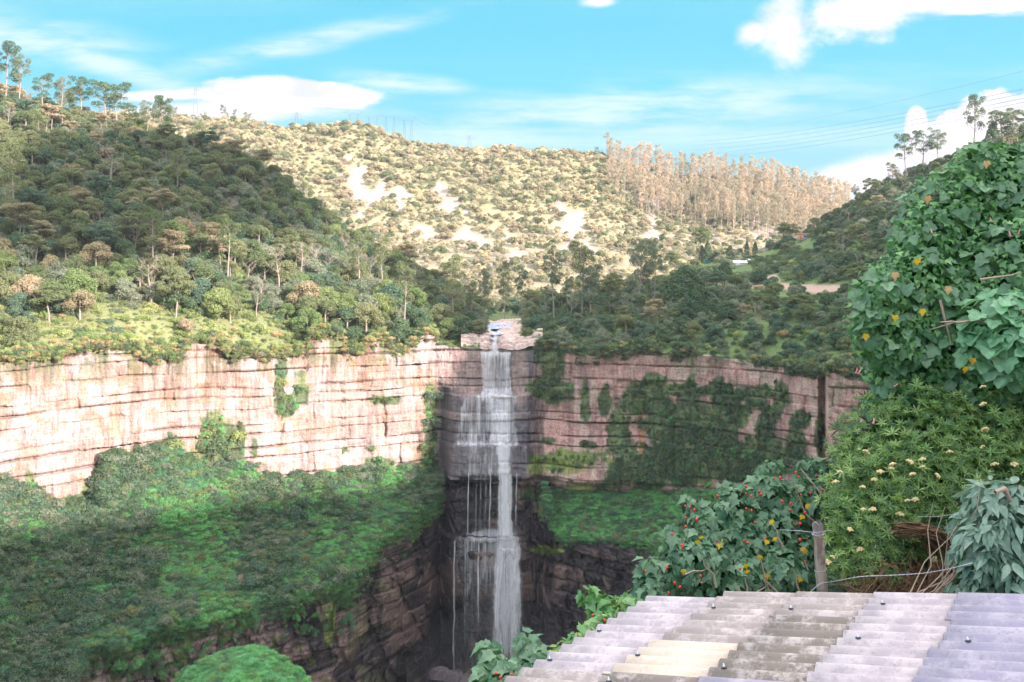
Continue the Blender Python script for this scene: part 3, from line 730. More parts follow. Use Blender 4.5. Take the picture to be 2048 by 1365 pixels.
def p_round(key, seed, tone, R_=4.6, H=10.0, n=20, per=140, size=0.40, fl=0.6):
    r = np.random.default_rng(seed)
    a = r.random(n) * 6.283; q = np.sqrt(r.random(n)); cx = np.cos(a) * q * R_ * 0.72; cy = np.sin(a) * q * R_ * 0.72
    cz = H - R_ * fl * (0.55 + (q ** 2) * (0.9 + 1.5 * r.random(n)))
    rad = R_ * (0.28 + 0.16 * r.random(n))
    c = clumps(r, np.stack([cx, cy, cz], 1), rad, per, size)
    tp, _ = limbs(r, H, 6, R_ * 0.7, 0.24, 0.35, 0.8)
    proto(key, 'broadleaf_tree', c, join(tp), LM[tone], BARK_PALE, 'round-crowned', tone)
def p_umb(key, seed, tone, R_=5.2, H=11.0):
    r = np.random.default_rng(seed); C = []; rad = []
    for lay, (z, rr) in enumerate(((H, 0.6), (H - 1.3, 1.0), (H - 2.7, 0.85))):
        for i in range(9):
            a = r.random() * 6.283; q = R_ * rr * (0.35 + 0.6 * r.random())
            C.append((math.cos(a) * q, math.sin(a) * q, z - 0.16 * q + r.normal(0, .55))); rad.append(1.0 + 1.0 * r.random())
    c = clumps(r, C, rad, 110, 0.40, 0.42, 0.6)
    tp, _ = limbs(r, H, 9, R_ * 0.75, 0.22, 0.45, 0.85, 0.8)
    proto(key, 'umbrella_tree', c, join(tp), LM[tone], BARK_PALE, 'flat layered', tone)
def p_euc(key, seed, tone, H=24.0, n=16, sparse=1.0, bark=None, spread=2.6, low=0.45):
    r = np.random.default_rng(seed)
    tp, ends = limbs(r, H, n, spread, 0.26, low, 0.97, r.normal(0, 0.8))
    C = [tuple(e + np.array([0, 0, 0.4])) for e in ends] + [(tp[0][0][-1][0], tp[0][0][-1][1], H)]
    rad = [0.9 + 0.8 * r.random() for _ in C]
    c = clumps(r, C, rad, 75 * sparse, 0.42, 1.0, 0.0)
    proto(key, 'eucalyptus_tree', c, join(tp), LM[tone], bark or BARK_PALE, 'tall thin', tone)
def p_bare(key, seed, H=9.0):
    r = np.random.default_rng(seed)
    tp, ends = limbs(r, H, 12, 2.6, 0.2, 0.4, 0.9, 0.6)
    ex = []
    for e in ends:
        for _ in range(4):
            d = r.normal(0, 1, 3); d[2] = abs(d[2]) + .5; d = d / np.linalg.norm(d) * (0.9 + r.random())
            ex.append(tube([e - d * .3, e + d], [0.05, 0.02], 3))
    c = clumps(r, ends, [0.7] * len(ends), 14, 0.3, 1.0, 0.0)
    tr = join(tp + ex)
    proto(key, 'bare_tree', c, tr, LM['tan'], BARK_PALE, 'nearly leafless', 'tan')
def p_cone(key, seed, tone, R_=1.6, H=9.0, pw=0.8):
    r = np.random.default_rng(seed); n = 2600
    z = r.random(n) ** 0.8; a = r.random(n) * 6.283
    rr = R_ * np.minimum(1, (1 - z) * 1.6) ** pw * (0.85 + 0.25 * np.sin(a * 5 + z * 20) * 0.5 + 0.15 * r.random(n))
    P = np.stack([np.cos(a) * rr, np.sin(a) * rr, 0.3 + z * H], 1); N = np.stack([np.cos(a), np.sin(a), 0 * a + 0.3], 1)
    c = leaf_quads(r, P, N, 0.4)
    proto(key, 'cypress_tree', c, tube([(0, 0, -1), (0, 0, H * .4), (0, 0, H * .95)], [0.2, 0.15, 0.03]), LM[tone], BARK_BROWN, 'conical', tone)
def p_shrub(key, seed, tone, R_=1.6, n=7, per=190, size=0.26):
    r = np.random.default_rng(seed)
    C = [(r.normal(0, R_ * .4), r.normal(0, R_ * .4), R_ * (0.35 + 0.4 * r.random())) for _ in range(n)]
    c = clumps(r, C, [R_ * (0.35 + 0.3 * r.random()) for _ in C], per, size, 0.8)
    proto(key, 'shrub', c, tube([(0, 0, -.6), (0, 0, R_ * .5)], [0.08, 0.04], 4), LM[tone], BARK_BROWN, 'low', tone)
for i, (t, s) in enumerate([('dark', 1), ('dark', 2), ('olive', 3), ('olive', 4), ('grey', 5), ('grey', 6), ('tan', 7), ('bright', 8), ('teal', 9), ('olive', 10)]):
    p_round('r%d' % i, 500 + s, t, 4.3 + 0.9 * (i % 3) / 2, 7.0 + 0.7 * (i % 4), fl=0.5 + 0.12 * (i % 3))
p_umb('u0', 601, 'tan'); p_umb('u1', 602, 'tan', 4.4, 12); p_umb('u2', 603, 'teal', 5.6, 10); p_umb('u3', 604, 'olive', 5.6, 10)
p_euc('e0', 611, 'grey', 24, 22, 1.5, None, 3.2, 0.4); p_euc('e1', 612, 'olive', 21, 20, 1.4, None, 3.0, 0.35); p_euc('e2', 613, 'dark', 22, 19, 1.3, None, 3.3, 0.5); p_euc('e3', 614, 'grey', 18, 22, 2.0, None, 3.2, 0.3)
p_bare('b0', 621); p_bare('b1', 622, 11)
p_cone('c0', 631, 'dark'); p_cone('c1', 632, 'dark', 2.1, 8, 0.6)
for i, t in enumerate(['dark', 'olive', 'bright', 'lime', 'dry', 'grey', 'teal']): p_shrub('s%d' % i, 641 + i, t)
# light-weight crowns for the far hill
def p_far(key, seed, tone):
    r = np.random.default_rng(seed); n = 9; R_ = 4.8
    a = r.random(n) * 6.283; q = np.sqrt(r.random(n))
    C = np.stack([np.cos(a) * q * R_ * .7, np.sin(a) * q * R_ * .7, 5.5 - q * q * 3.0 + r.normal(0, .4, n)], 1)
    c = clumps(r, C, R_ * (0.3 + 0.15 * r.random(n)), 45, 0.85)
    proto(key, 'broadleaf_tree', c, tube([(0, 0, -2), (0, 0, 5)], [0.3, 0.15], 4), LM[tone], BARK_PALE, 'round-crowned', tone)
for i, t in enumerate(['far', 'far', 'olive', 'far', 'tan']): p_far('f%d' % i, 661 + i, t)
def p_fareuc(key, seed):
    r = np.random.default_rng(seed); H = 30
    tp = [tube([(0, 0, -3), (r.normal(0, .5), 0, H * .5), (r.normal(0, .8), 0, H)], [0.42, 0.32, 0.1], 4)]
    C = [(r.normal(0, 1.3), r.normal(0, 1.3), H * (0.42 + 0.6 * r.random())) for _ in range(16)]
    c = clumps(r, C, [1.2 + .8 * r.random() for _ in C], 20, 0.8, 1.3, 0)
    proto(key, 'eucalyptus_tree', c, join(tp), LM['fareuc'], BARK_PALE, 'tall thin', 'tan')
for i in range(3): p_fareuc('g%d' % i, 671 + i)

TREES = []
def add_tree(key, p, sc, rz, label, group, cat='tree', name=None, sz=None):
    P = PROTO[key]
    o = empty(name or P['name'], tuple(p), rz); o.scale = (sc, sc, sc * (sz or 1.0))
    tag(o, label, cat, group)
    if P['trunk'] is not None: t_ = link('trunk' if cat == 'tree' else 'stem', P['trunk'], o)
    c = link('crown' if cat == 'tree' else 'foliage', P['crown'], o)
    if P['obj'] is None: P['obj'] = (c, t_)
    TREES.append(o)
    return o

def pick_at(sheetname, px, py):
    co = SHEETS[sheetname]['co'].reshape(-1, 3)
    x = co[:, 0] / co[:, 1] * F + 1024; y = HY - co[:, 2] / co[:, 1] * F
    i = np.argmin((x - px) ** 2 + (y - py) ** 2 + 0.02 * co[:, 1] * 0)
    return co[i]
def thin(P, dist, r=rng):
    """greedy thinning: keep points at least dist apart"""
    keep = []; cells = {}
    for i in r.permutation(len(P)):
        c = (int(P[i, 0] // dist), int(P[i, 1] // dist)); ok = True
        for a in (-1, 0, 1):
            for b_ in (-1, 0, 1):
                for j in cells.get((c[0] + a, c[1] + b_), ()):
                    if (P[i, 0] - P[j, 0]) ** 2 + (P[i, 1] - P[j, 1]) ** 2 < dist * dist: ok = False; break
                if not ok: break
            if not ok: break
        if ok: keep.append(i); cells.setdefault(c, []).append(i)
    return P[keep]

# geometry-nodes scatter: one object, instances of given tree meshes
def scatter(name, P, keys, scales, label, kidx=None, zs=None, parent=None, tilt=None):
    n = len(P)
    r = np.random.default_rng(len(P))
    me = bpy.data.meshes.new(name); me.vertices.add(n); me.vertices.foreach_set('co', np.ascontiguousarray(P, np.float32).ravel())
    a = me.attributes.new('idx', 'INT', 'POINT'); a.data.foreach_set('value', np.asarray(kidx if kidx is not None else r.integers(0, len(keys), n), np.int32))
    sc = np.repeat(np.asarray(scales, np.float32)[:, None], 3, 1)
    if zs is not None: sc[:, 2] *= zs
    a = me.attributes.new('scl', 'FLOAT_VECTOR', 'POINT'); a.data.foreach_set('vector', np.ascontiguousarray(sc, np.float32).ravel())
    rot = np.zeros((n, 3), np.float32); rot[:, 2] = r.random(n) * 6.283
    if tilt is not None: rot[:, 0] = tilt
    a = me.attributes.new('rot', 'FLOAT_VECTOR', 'POINT'); a.data.foreach_set('vector', rot.ravel())
    me.update()
    o = link(name, me, parent); tag(o, label, None, None, 'stuff')
    ng = bpy.data.node_groups.new(name, 'GeometryNodeTree')
    ng.interface.new_socket('Geometry', in_out='INPUT', socket_type='NodeSocketGeometry')
    ng.interface.new_socket('Geometry', in_out='OUTPUT', socket_type='NodeSocketGeometry')
    gi = ng.nodes.new('NodeGroupInput'); go = ng.nodes.new('NodeGroupOutput')
    m2p = ng.nodes.new('GeometryNodeMeshToPoints')
    iop = ng.nodes.new('GeometryNodeInstanceOnPoints')
    g2i = ng.nodes.new('GeometryNodeGeometryToInstance')
    L = ng.links
    L.new(gi.outputs[0], m2p.inputs[0]); L.new(m2p.outputs[0], iop.inputs['Points'])
    for k in reversed(keys):
        jn = ng.nodes.new('GeometryNodeJoinGeometry')
        for ob in PROTO[k]['obj'] if isinstance(k, str) else k:
            if ob is None: continue
            oi = ng.nodes.new('GeometryNodeObjectInfo'); oi.transform_space = 'ORIGINAL'; oi.inputs[0].default_value = ob
            if 'As Instance' in oi.inputs: oi.inputs['As Instance'].default_value = False
            L.new(oi.outputs['Geometry'], jn.inputs[0])
        one = ng.nodes.new('GeometryNodeGeometryToInstance'); L.new(jn.outputs[0], one.inputs[0])
        ng.links.new(one.outputs[0], g2i.inputs[0]) if False else None
        k_ = one
        if 'alljoin' not in locals(): alljoin = ng.nodes.new('GeometryNodeJoinGeometry')
        L.new(one.outputs[0], alljoin.inputs[0])
    ng.nodes.remove(g2i)
    L.new(alljoin.outputs[0], iop.inputs['Instance'])
    iop.inputs['Pick Instance'].default_value = True
    def na(nm, ty):
        q = ng.nodes.new('GeometryNodeInputNamedAttribute'); q.data_type = ty; q.inputs[0].default_value = nm; return q.outputs[0]
    L.new(na('idx', 'INT'), iop.inputs['Instance Index'])
    e2r = ng.nodes.new('FunctionNodeEulerToRotation'); L.new(na('rot', 'FLOAT_VECTOR'), e2r.inputs[0]); L.new(e2r.outputs[0], iop.inputs['Rotation'])
    L.new(na('scl', 'FLOAT_VECTOR'), iop.inputs['Scale'])
    L.new(iop.outputs[0], go.inputs[0])
    md = o.modifiers.new('scatter', 'NODES'); md.node_group = ng
    return o

# ------------------------------------------------------------------ named individual trees
TONE = {'dark': 'dark green', 'olive': 'olive green', 'grey': 'grey green', 'tan': 'dry tan', 'bright': 'fresh green', 'teal': 'blue green', 'far': 'pale green', 'fareuc': 'pale tan', 'lime': 'yellow green', 'dry': 'straw brown'}
used_xy = []
def T(sheet_, px, py, hpx, key, label, group=None, wide=1.0, **kw):
    p = pick_at(sheet_, px, py) if isinstance(sheet_, str) else np.array(pt(px, py, sheet_))
    d = p[1]; Hm = hpx / F * d
    base_h = {'r': 8.5, 'u': 11.5, 'e': 22, 'b': 10, 'c': 9, 's': 2.4, 'f': 6.5, 'g': 31}[key[0]]
    sc = Hm / base_h
    o = add_tree(key, (p[0], p[1], p[2] - 0.3), sc * wide, random.random() * 6.28, label, group, sz=1.0 / wide, **kw)
    used_xy.append((p[0], p[1])); return o
LHt = 'left_hill'
T(LHt, 60, 618, 72, 'r6', 'cream-leaved tree with pale straight trunk standing alone just above the sunlit cliff scrub', wide=0.9)
T(LHt, 40, 488, 80, 'u0', 'wide flat-topped tan tree with forked pale limbs at the left edge of the hillside', wide=1.1)
T(LHt, 85, 506, 62, 'u1', 'flat tan tree with a long level crown behind the forked flat-topped one')
T(LHt, 165, 440, 58, 'u0', 'small flat-topped tan tree halfway up the left hillside')
T(LHt, 145, 385, 52, 'u1', 'highest of the flat-topped tan trees on the left hillside')
T(LHt, 420, 510, 66, 'u0', 'leaning layered tan tree in dark forest right of the hillside centre')
T(LHt, 205, 520, 82, 'u2', 'broad blue-green tree with a layered flat crown in the middle of the hillside')
T(LHt, 270, 500, 84, 'u3', 'large olive dome-shaped tree behind the blue-green layered one')
T(LHt, 190, 548, 66, 'r6', 'pale tan tree with bright lit leaves below the blue-green layered tree')
T(LHt, 100, 555, 50, 'r6', 'small pale tan tree up and right of the lone cream tree', wide=0.8)
T(LHt, 160, 640, 66, 'r6', 'spreading pale tan tree in the sunlit scrub above the cliff')
T(LHt, 350, 640, 100, 'u3', 'tall sunlit olive tree with open layered branches above the cliff', wide=0.8)
T(LHt, 305, 618, 90, 'b1', 'thin leaning pale trunk with few leaves left of the tall sunlit olive tree')
T(LHt, 435, 640, 66, 'r7', 'fresh green round tree at the cliff edge left of the hillside shadow')
T(LHt, 218, 400, 100, 'b1', 'tall nearly leafless tree with pale spreading branches high on the left hillside')
T(LHt, 420, 388, 66, 'u3', 'slim yellow-green tree with clear pale stem high in the dark forest', wide=0.7)
T(LHt, 475, 372, 60, 'b0', 'leafless pale-branched tree near the right shoulder of the left hill')
T(LHt, 520, 500, 64, 'r8', 'two-tiered fresh blue-green tree low on the shaded shoulder', wide=0.8)
T(LHt, 780, 625, 80, 'r8', 'dark blue-green bushy tree above the cliff near the waterfall')
T(LHt, 720, 640, 74, 'r4', 'grey green broad tree left of the dark blue-green one by the falls')
T(LHt, 610, 630, 72, 'r6', 'dull tan round tree among green ones above the middle of the cliff')
T(LHt, 650, 520, 60, 'r0', 'dark green dense tree on the right shoulder of the left hill')
T(LHt, 790, 545, 50, 'r0', 'dark round tree standing against the sunlit far hill')
T(LHt, 120, 300, 50, 'r2', 'sunlit olive tree near the upper left of the hillside')
# ridge eucalypts against the sky
for px, top, base_, k, w, lb in [(14, 100, 215, 'e2', 1.2, 'tallest feathery eucalyptus on the left ridge, at the edge of the photograph'),
        (40, 118, 222, 'e0', 1.0, 'feathery eucalyptus just right of the tallest one on the left ridge'),
        (86, 150, 230, 'e2', 1.3, 'open-crowned ridge eucalyptus third from the left'),
        (122, 160, 238, 'e0', 1.3, 'bushy ridge eucalyptus fourth from the left'), (150, 170, 244, 'e1', 1.2, 'ridge eucalyptus fifth from the left, low and bushy'),
        (168, 160, 250, 'e2', 1.2, 'ridge eucalyptus sixth from the left with a twin top'), (215, 166, 258, 'e2', 1.8, 'dark-topped ridge eucalyptus standing apart with a wide crown'),
        (238, 172, 266, 'e2', 1.5, 'thin eucalyptus right behind the wide dark-topped ridge one'), (262, 205, 272, 'e1', 1.3, 'short bushy ridge eucalyptus right of the wide dark-topped one'),
        (295, 212, 285, 'e0', 1.4, 'pale ridge eucalyptus with few leaves'), (322, 206, 290, 'e2', 1.4, 'rightmost eucalyptus on the left ridge below the first pylon')]:
    T(LHt, px, base_, base_ - top, k, lb, wide=w)
# tall trees in the valley between the falls and the far hill
VT = [(966, 640, 92, 'e0', .8), (978, 636, 80, 'e2', .8), (1008, 642, 112, 'e1', .75), (1046, 640, 86, 'e2', .8), (1090, 640, 60, 'e0', .8), (1108, 640, 124, 'e0', .9), (1134, 628, 66, 'e2', .9), (1165, 636, 144, 'e1', 1.2),
      (1180, 640, 120, 'e3', 1.1), (1222, 628, 86, 'u3', .8), (1232, 632, 70, 'e1', 1.), (1276, 625, 158, 'e3', .95), (1290, 620, 84, 'e1', .9), (1310, 612, 120, 'e0', .8), (1250, 630, 60, 'r5', 1.), (1150, 600, 50, 'u3', 1.)]
for i, (px, py, h, k, w) in enumerate(VT):
    nm = ['leftmost slender eucalyptus in the valley behind the falls', 'slender dark eucalyptus second from left in the valley behind the falls', 'tall slim valley eucalyptus third from left, straight above the river lip',
          'short dark-topped eucalyptus fourth from left in the valley', 'low grey eucalyptus between the slim valley ones', 'tall pale-trunked eucalyptus fifth of the tall valley row', 'dark small-topped eucalyptus right of the tall pale trunk',
          'broad dense eucalyptus with a rounded top in mid valley', 'dense-leaved eucalyptus touching the broad rounded one', 'open flat-topped tree right of the dense valley pair', 'short eucalyptus right of the open flat-topped valley tree',
          'tallest valley tree, a pointed eucalyptus with leaves down to its foot', 'short leafy eucalyptus beside the tallest valley tree', 'thin tall eucalyptus right of the tallest valley tree', 'grey green round tree left of the tallest valley tree', 'flat olive tree in front of the broad valley eucalyptus'][i]
    T('right_hill' if px > 1060 else 'valley', px, py, h, k, nm, wide=w)
# around the houses
T('right_hill', 1372, 615, 92, 'c1', 'big dark bushy conifer on the slope left of the white tent', wide=2.0)
T('right_hill', 1390, 640, 70, 'c1', 'smaller grey conifer at the foot of the big dark one', wide=1.8)
T('right_hill', 1404, 514, 38, 'c0', 'narrow dark cypress left of the turquoise stall', wide=1.1)
T('right_hill', 1416, 514, 44, 'c0', 'dark cypress right behind the turquoise stall', wide=1.4)
T('right_hill', 1457, 512, 30, 'c1', 'lone rounded dark cypress above the white tent', wide=1.2)
T('right_hill', 1495, 506, 34, 'c0', 'slim dark cypress between the tent and the small houses', wide=0.8)
T('right_hill', 1508, 505, 28, 'c1', 'short dark cypress beside the slim one', wide=0.9)
T('right_hill', 1450, 572, 54, 'c1', 'conical grey-green tree below the white tent', wide=1.5)
T('right_hill', 1576, 497, 54, 'u3', 'layered flat-crowned tree with bare trunk left of the orange-roofed house', wide=1.0)
T('right_hill', 1622, 470, 30, 'b0', 'bare thin tree beside the orange-roofed house')
T('right_hill', 1402, 520, 80, 'u3', 'tall flat-topped tree reaching above the cypresses', wide=0.7)
T('right_hill', 1350, 560, 60, 'u3', 'flat-topped olive tree left of the cypresses', wide=0.7)
T('right_hill', 1380, 545, 62, 'e0', 'thin eucalyptus just left of the turquoise stall', wide=0.8)
T('right_hill', 1650, 525, 46, 'u0', 'tan flat tree on the slope below the orange-roofed house')
T('right_hill', 1690, 528, 50, 'b1', 'pale forked leafless tree on the dark right slope')
T('right_hill', 1600, 640, 56, 'u3', 'olive layered tree just below the road bank', wide=1.3)
# right ridge
for px, py, h, k, w, lb in [(1944, 318, 110, 'e2', 1.0, 'tall slender eucalyptus standing high above the right ridge'), (1815, 362, 84, 'e2', 1.3, 'open eucalyptus on the right ridge, lowest of the cluster of three'),
        (1848, 350, 78, 'e2', 1.3, 'open eucalyptus in the middle of the right ridge cluster'), (1876, 342, 74, 'e0', 1.3, 'open eucalyptus at the top of the right ridge cluster'), (1786, 372, 44, 'e1', 1.6, 'short bushy eucalyptus below the right ridge cluster'),
        (1985, 310, 66, 'c0', 1.5, 'narrow dark conifer on the right ridge'), (2010, 300, 88, 'e3', 1.6, 'broad leafy tree on the right ridge beside the narrow conifer'), (2036, 296, 86, 'e3', 1.7, 'broad leafy tree at the right edge of the photograph on the ridge'), (1735, 395, 40, 'e1', 1.4, 'bushy eucalyptus where the right ridge meets the far hill'), (1712, 405, 34, 'e0', 1.4, 'lowest thin eucalyptus of the right ridge')]:
    T('right_hill', px, py, h, k, lb, wide=w)

# ------------------------------------------------------------------ forest on the slopes
LOWPY = lambda px: ip(px, TOP_Y)
def inview(px): return (px > -60) & (px < 2110)
def place_forest(sheet_, n, dist, accept, keys, kw, n_ind, grp, where, sc=(0.65, 1.25), stuff_label='', stuff_name='trees'):
    P = thin(sample(sheet_, n, accept), dist)
    if used_xy:
        U_ = np.array(used_xy)
        dd = np.min((P[:, None, 0] - U_[None, :, 0]) ** 2 + (P[:, None, 1] - U_[None, :, 1]) ** 2, 1)
        P = P[dd > 9]
    r = np.random.default_rng(n)
    px = P[:, 0] / P[:, 1] * F + 1024; py = HY - P[:, 2] / P[:, 1] * F
    w_ = kw(px, py, P) if callable(kw) else np.tile(np.array(kw, float), (len(P), 1))
    w_ = w_ / w_.sum(1)[:, None]
    k = (np.cumsum(w_, 1) < r.random(len(P))[:, None]).sum(1); k = np.minimum(k, len(keys) - 1)
    s_ = sc[0] + (sc[1] - sc[0]) * r.random(len(P)) ** 1.3
    size = s_ / P[:, 1]; size = np.where((px > 5) & (px < 2040) & (py < 780), size, 0)
    if grp == 'L': size = size * np.where(py > 200, 1, .3)
    order = np.argsort(-size)
    ind = order[:n_ind]
    for i in ind:
        key = keys[k[i]]; pr_ = PROTO[key]
        add_tree(key, P[i], float(s_[i]), float(r.random() * 6.28), '%s%s %s tree %s' % ('big ' if s_[i] > sc[0] + .62 * (sc[1] - sc[0]) else '', TONE[pr_['tone']], pr_['form'], where(px[i], py[i])),
                 '%s %s trees %s' % (TONE[pr_['tone']], pr_['form'], where(px[i], py[i])))
    rest = np.setdiff1d(np.arange(len(P)), ind)
    return P[rest], k[rest], s_[rest]
def where_left(px, py):
    v = 'at the cliff edge' if py > ip(px, TOP_Y) - 60 else ('low' if py > 540 else ('partway up' if py > 460 else ('halfway up' if py > 400 else ('high up' if py > 300 else 'near the ridge'))))
    h = 'on the far left' if px < 110 else 'left of the hillside middle' if px < 260 else 'mid hillside' if px < 400 else 'right of the hillside middle' if px < 540 else 'on the left hill shoulder' if px < 700 else 'on the dark shoulder foot' if px < 820 else 'near the falls'
    return v + ' ' + h
def where_right(px, py):
    v = 'at the right cliff brink' if py > ip(px, TOP_Y) - 50 else ('below the road' if py > 590 else ('beside the houses' if py > 470 else 'high on the right slope'))
    h = 'near the falls' if px < 1150 else 'a little right of the falls' if px < 1250 else 'left of the big conifer' if px < 1340 else 'under the big conifer' if px < 1430 else 'below the white tent' if px < 1520 else 'below the orange-roofed house' if px < 1620 else 'right of the road' if px < 1700 else 'beside the leafy vine'
    return v + ' ' + h
keysL = ['r0', 'r1', 'r2', 'r3', 'r4', 'r5', 'r6', 'r7', 'r8', 'r9', 'u0', 'u1', 'u2', 'u3', 'b0', 'b1', 'e1']
def wL(px, py, P):
    low = sm(py, 500, 600); lft = 1 - sm(px, 450, 800)
    w = np.stack([1.6 - .9 * low * lft, 1.5 - .9 * low * lft, 1.4 + 0 * px, 1.2 + 0 * px, 1.2 + 0 * px, 1.0 + 0 * px, 0.25 + 0.9 * low * lft, 0.3 + 0.9 * low, 0.8 + 0 * px, 1.3 + 0 * px, 0.14 * lft + .02, 0.12 * lft + .02, .15 + 0 * px, .2 + 0 * px, .28 + 0 * px, .28 + 0 * px, .2 + 0 * px], 1)
    return w
def accL(px, py, P, bare):
    r = rng.random(len(px))
    edge = ip(px, TOP_Y) - 78 + 30 * (fbm(px * 0.02, px * 0, 0, 2, 77) - .5)
    lft = 1 - sm(px, 500, 700)
    return (px > -330) & ((py < edge) | (r > lft * 0.96)) & (py < ip(px, TOP_Y) - 12)
restL = place_forest(LHt, 16000, 4.4, accL, keysL, wL, 125, 'L', where_left, (0.6, 1.2))
keysR = ['r0', 'r1', 'r4', 'r5', 'r8', 'r9', 'u0', 'u3', 'r3', 'b0', 'u2']
def accR(px, py, P, bare):
    clear = blob(px, py, [(1490, 545, 90, 34), (1560, 520, 60, 30), (1440, 540, 60, 28), (1420, 620, 40, 18), (1610, 498, 34, 24), (1405, 530, 30, 22)], 0.4, 51)
    road = blob(px, py, [(1590, 592, 120, 14), (1450, 582, 60, 9)], .2, 5)
    house = blob(px, py, [(1612, 500, 30, 26), (1535, 514, 30, 16), (1480, 550, 34, 22), (1418, 538, 26, 18), (1398, 580, 12, 14)], 0.1, 5)
    clear = np.maximum(clear, np.maximum(road, house * 1.3))
    return (bare < 0.25) & (rng.random(len(px)) > clear * 0.85) & (px < 2300) & (py < ip(px, TOP_Y) - 8) & ~((px < 1420) & (P[:, 1] > 500))
restR = place_forest('right_hill', 10000, 4.8, accR, keysR, [1.6, 1.5, 1.4, 1.3, 1.0, .7, .12, .25, .5, .2, .2], 75, 'R', where_right, (0.4, 0.85))
def accV(px, py, P, bare): return ((px < 925) | (px > 1075) | (P[:, 1] > 470)) & (px < 1400)
restV = place_forest('valley', 1200, 6.5, accV, keysR, [1.5, 1.5, 1.0, 1.0, .9, 1., .2, .6, .8, .2, .3], 14, 'V', lambda a, c: 'low in the valley floor wood behind the falls', (0.4, 0.8))
def dummy_obj(keys, px, py, sheet_, lab):
    for i, k in enumerate(keys):
        if PROTO[k]['obj'] is None: T(sheet_, px + i * 23, py, 12 if k[0] == 's' else 14, k, lab % TONE[PROTO[k]['tone']], cat='tree' if k[0] != 's' else 'shrub')
for ks in (keysL, keysR): 
    for i, k in enumerate(ks):
        if PROTO[k]['obj'] is None: T(LHt, 500 + 20 * i, 420, 40, k, '%s %s tree in the upper shade of the left hill' % (TONE[PROTO[k]['tone']], PROTO[k]['form']))
scatter('forest', restL[0], keysL, restL[2], 'dense mixed forest covering the left hillside', restL[1])
scatter('forest', restR[0], keysR, restR[2], 'dense shaded wood covering the right-hand slope', restR[1])
scatter('forest', restV[0], keysR, restV[2], 'low wood on the valley floor behind the falls', restV[1])

# shrubs: some singled out on the rock, the rest as undergrowth
def on_wall(px, py, low=False):
    d = ip(px, LOW_D if low else BASE_D); z = (HY - py) / F * (d - 1.0)
    c = wall_xyz(np.array([px], float), np.array([z]), low, False)[0][0]
    return c
for px, py, h, k, lb in [(772, 806, 22, 's1', 'olive shrub sticking out of a ledge of the sunlit cliff near the falls'), (566, 770, 24, 's3', 'yellow-green shrub rooted high on the sunlit cliff'), (575, 800, 22, 's2', 'fresh green shrub hanging just below the yellow-green one on the cliff'),
        (560, 828, 18, 's2', 'small fresh green shrub lowest of the hanging column on the cliff'), (478, 880, 34, 's3', 'olive-yellow shrub low on the sunlit cliff below a long crack'), (430, 910, 50, 's0', 'dark shrub at the foot of the cliff left of centre'), (405, 880, 44, 's3', 'yellow-green hanging shrub above the dark one at the cliff foot'),
        (340, 905, 40, 's2', 'green shrub climbing the cliff foot left of the dark one'), (745, 902, 14, 's2', 'small green tuft under the long overhang crack'), (690, 900, 12, 's2', 'tiny green tuft beside the overhang crack'), (862, 800, 34, 's6', 'blue-green shrub on the shaded corner left of the falls'), (858, 850, 30, 's6', 'second blue-green shrub down the shaded corner left of the falls'),
        (855, 900, 30, 's2', 'fresh green shrub lower on the corner left of the falls'), (760, 950, 34, 's0', 'pointed dark shrub at the foot of the cliff near the falls'), (50, 1000, 40, 's0', 'dark shrub on the lowest sunlit rock at the left edge'),
        (1105, 745, 34, 's1', 'olive shrub under the rim right of the falls'), (1092, 778, 20, 's6', 'dark green cushion shrub right of the falls'), (1115, 790, 20, 's0', 'dark shrub just below the green cushion right of the falls'), (1170, 885, 16, 's0', 'small dark shrub in the middle of the right cliff near the falls'), (1085, 885, 12, 's6', 'low green tuft on the ledge right of the wet rock'),
        (1380, 775, 26, 's0', 'dark shrub under the rim in the middle of the mossy wall'), (1480, 800, 26, 's0', 'dark shrub high on the right half of the mossy wall'), (1530, 850, 26, 's6', 'blue-green shrub on the right half of the mossy wall'), (1590, 850, 24, 's6', 'blue-green shrub near the dark recess of the right cliff'), (1655, 900, 22, 's1', 'olive shrub at the foot of the jutting pale rock on the right')]:
    p = on_wall(px, py)
    sc = h / F * p[1] / 2.6
    add_tree(k, (p[0], p[1] - 0.3, p[2] - 0.5), sc, random.random() * 6, lb, 'shrubs growing on the cliffs', 'shrub')
for i, k in enumerate(['s4', 's5']):
    if PROTO[k]['obj'] is None: T(LHt, 300 + 60 * i, 690, 16, k, ['straw brown tuft at the sunlit cliff edge', 'grey green shrub at the sunlit cliff edge'][i], 'shrubs growing on the cliffs', cat='shrub')
SK = ['s0', 's1', 's2', 's3', 's4', 's5', 's6']
def sc_scatter(sheet_, n, dist, accept, w, scr, label, name='undergrowth'):
    P = sample(sheet_, n, accept)
    if dist: P = thin(P, dist)
    r = np.random.default_rng(n + 1)
    px = P[:, 0] / P[:, 1] * F + 1024; py = HY - P[:, 2] / P[:, 1] * F
    w_ = w(px, py) if callable(w) else np.tile(np.array(w, float), (len(P), 1)); w_ = w_ / w_.sum(1)[:, None]
    k = np.minimum((np.cumsum(w_, 1) < r.random(len(P))[:, None]).sum(1), len(SK) - 1)
    s_ = scr[0] + (scr[1] - scr[0]) * r.random(len(P)) ** 1.5
    scatter(name, P - np.array([0, 0, 0.2]), SK, s_, label, k)
def wSL(px, py):
    lo = sm(py, ip(px, TOP_Y) - 130, ip(px, TOP_Y) - 40); lf = 1 - sm(px, 500, 850)
    return np.stack([1.2 - lo * lf * 1.1, 1.0 - .6 * lo * lf, .5 + 1.4 * lo, .1 + 3.0 * lo * lf, .05 + .35 * lo * lf, .8 - .5 * lo, .6 - .3 * lo], 1)
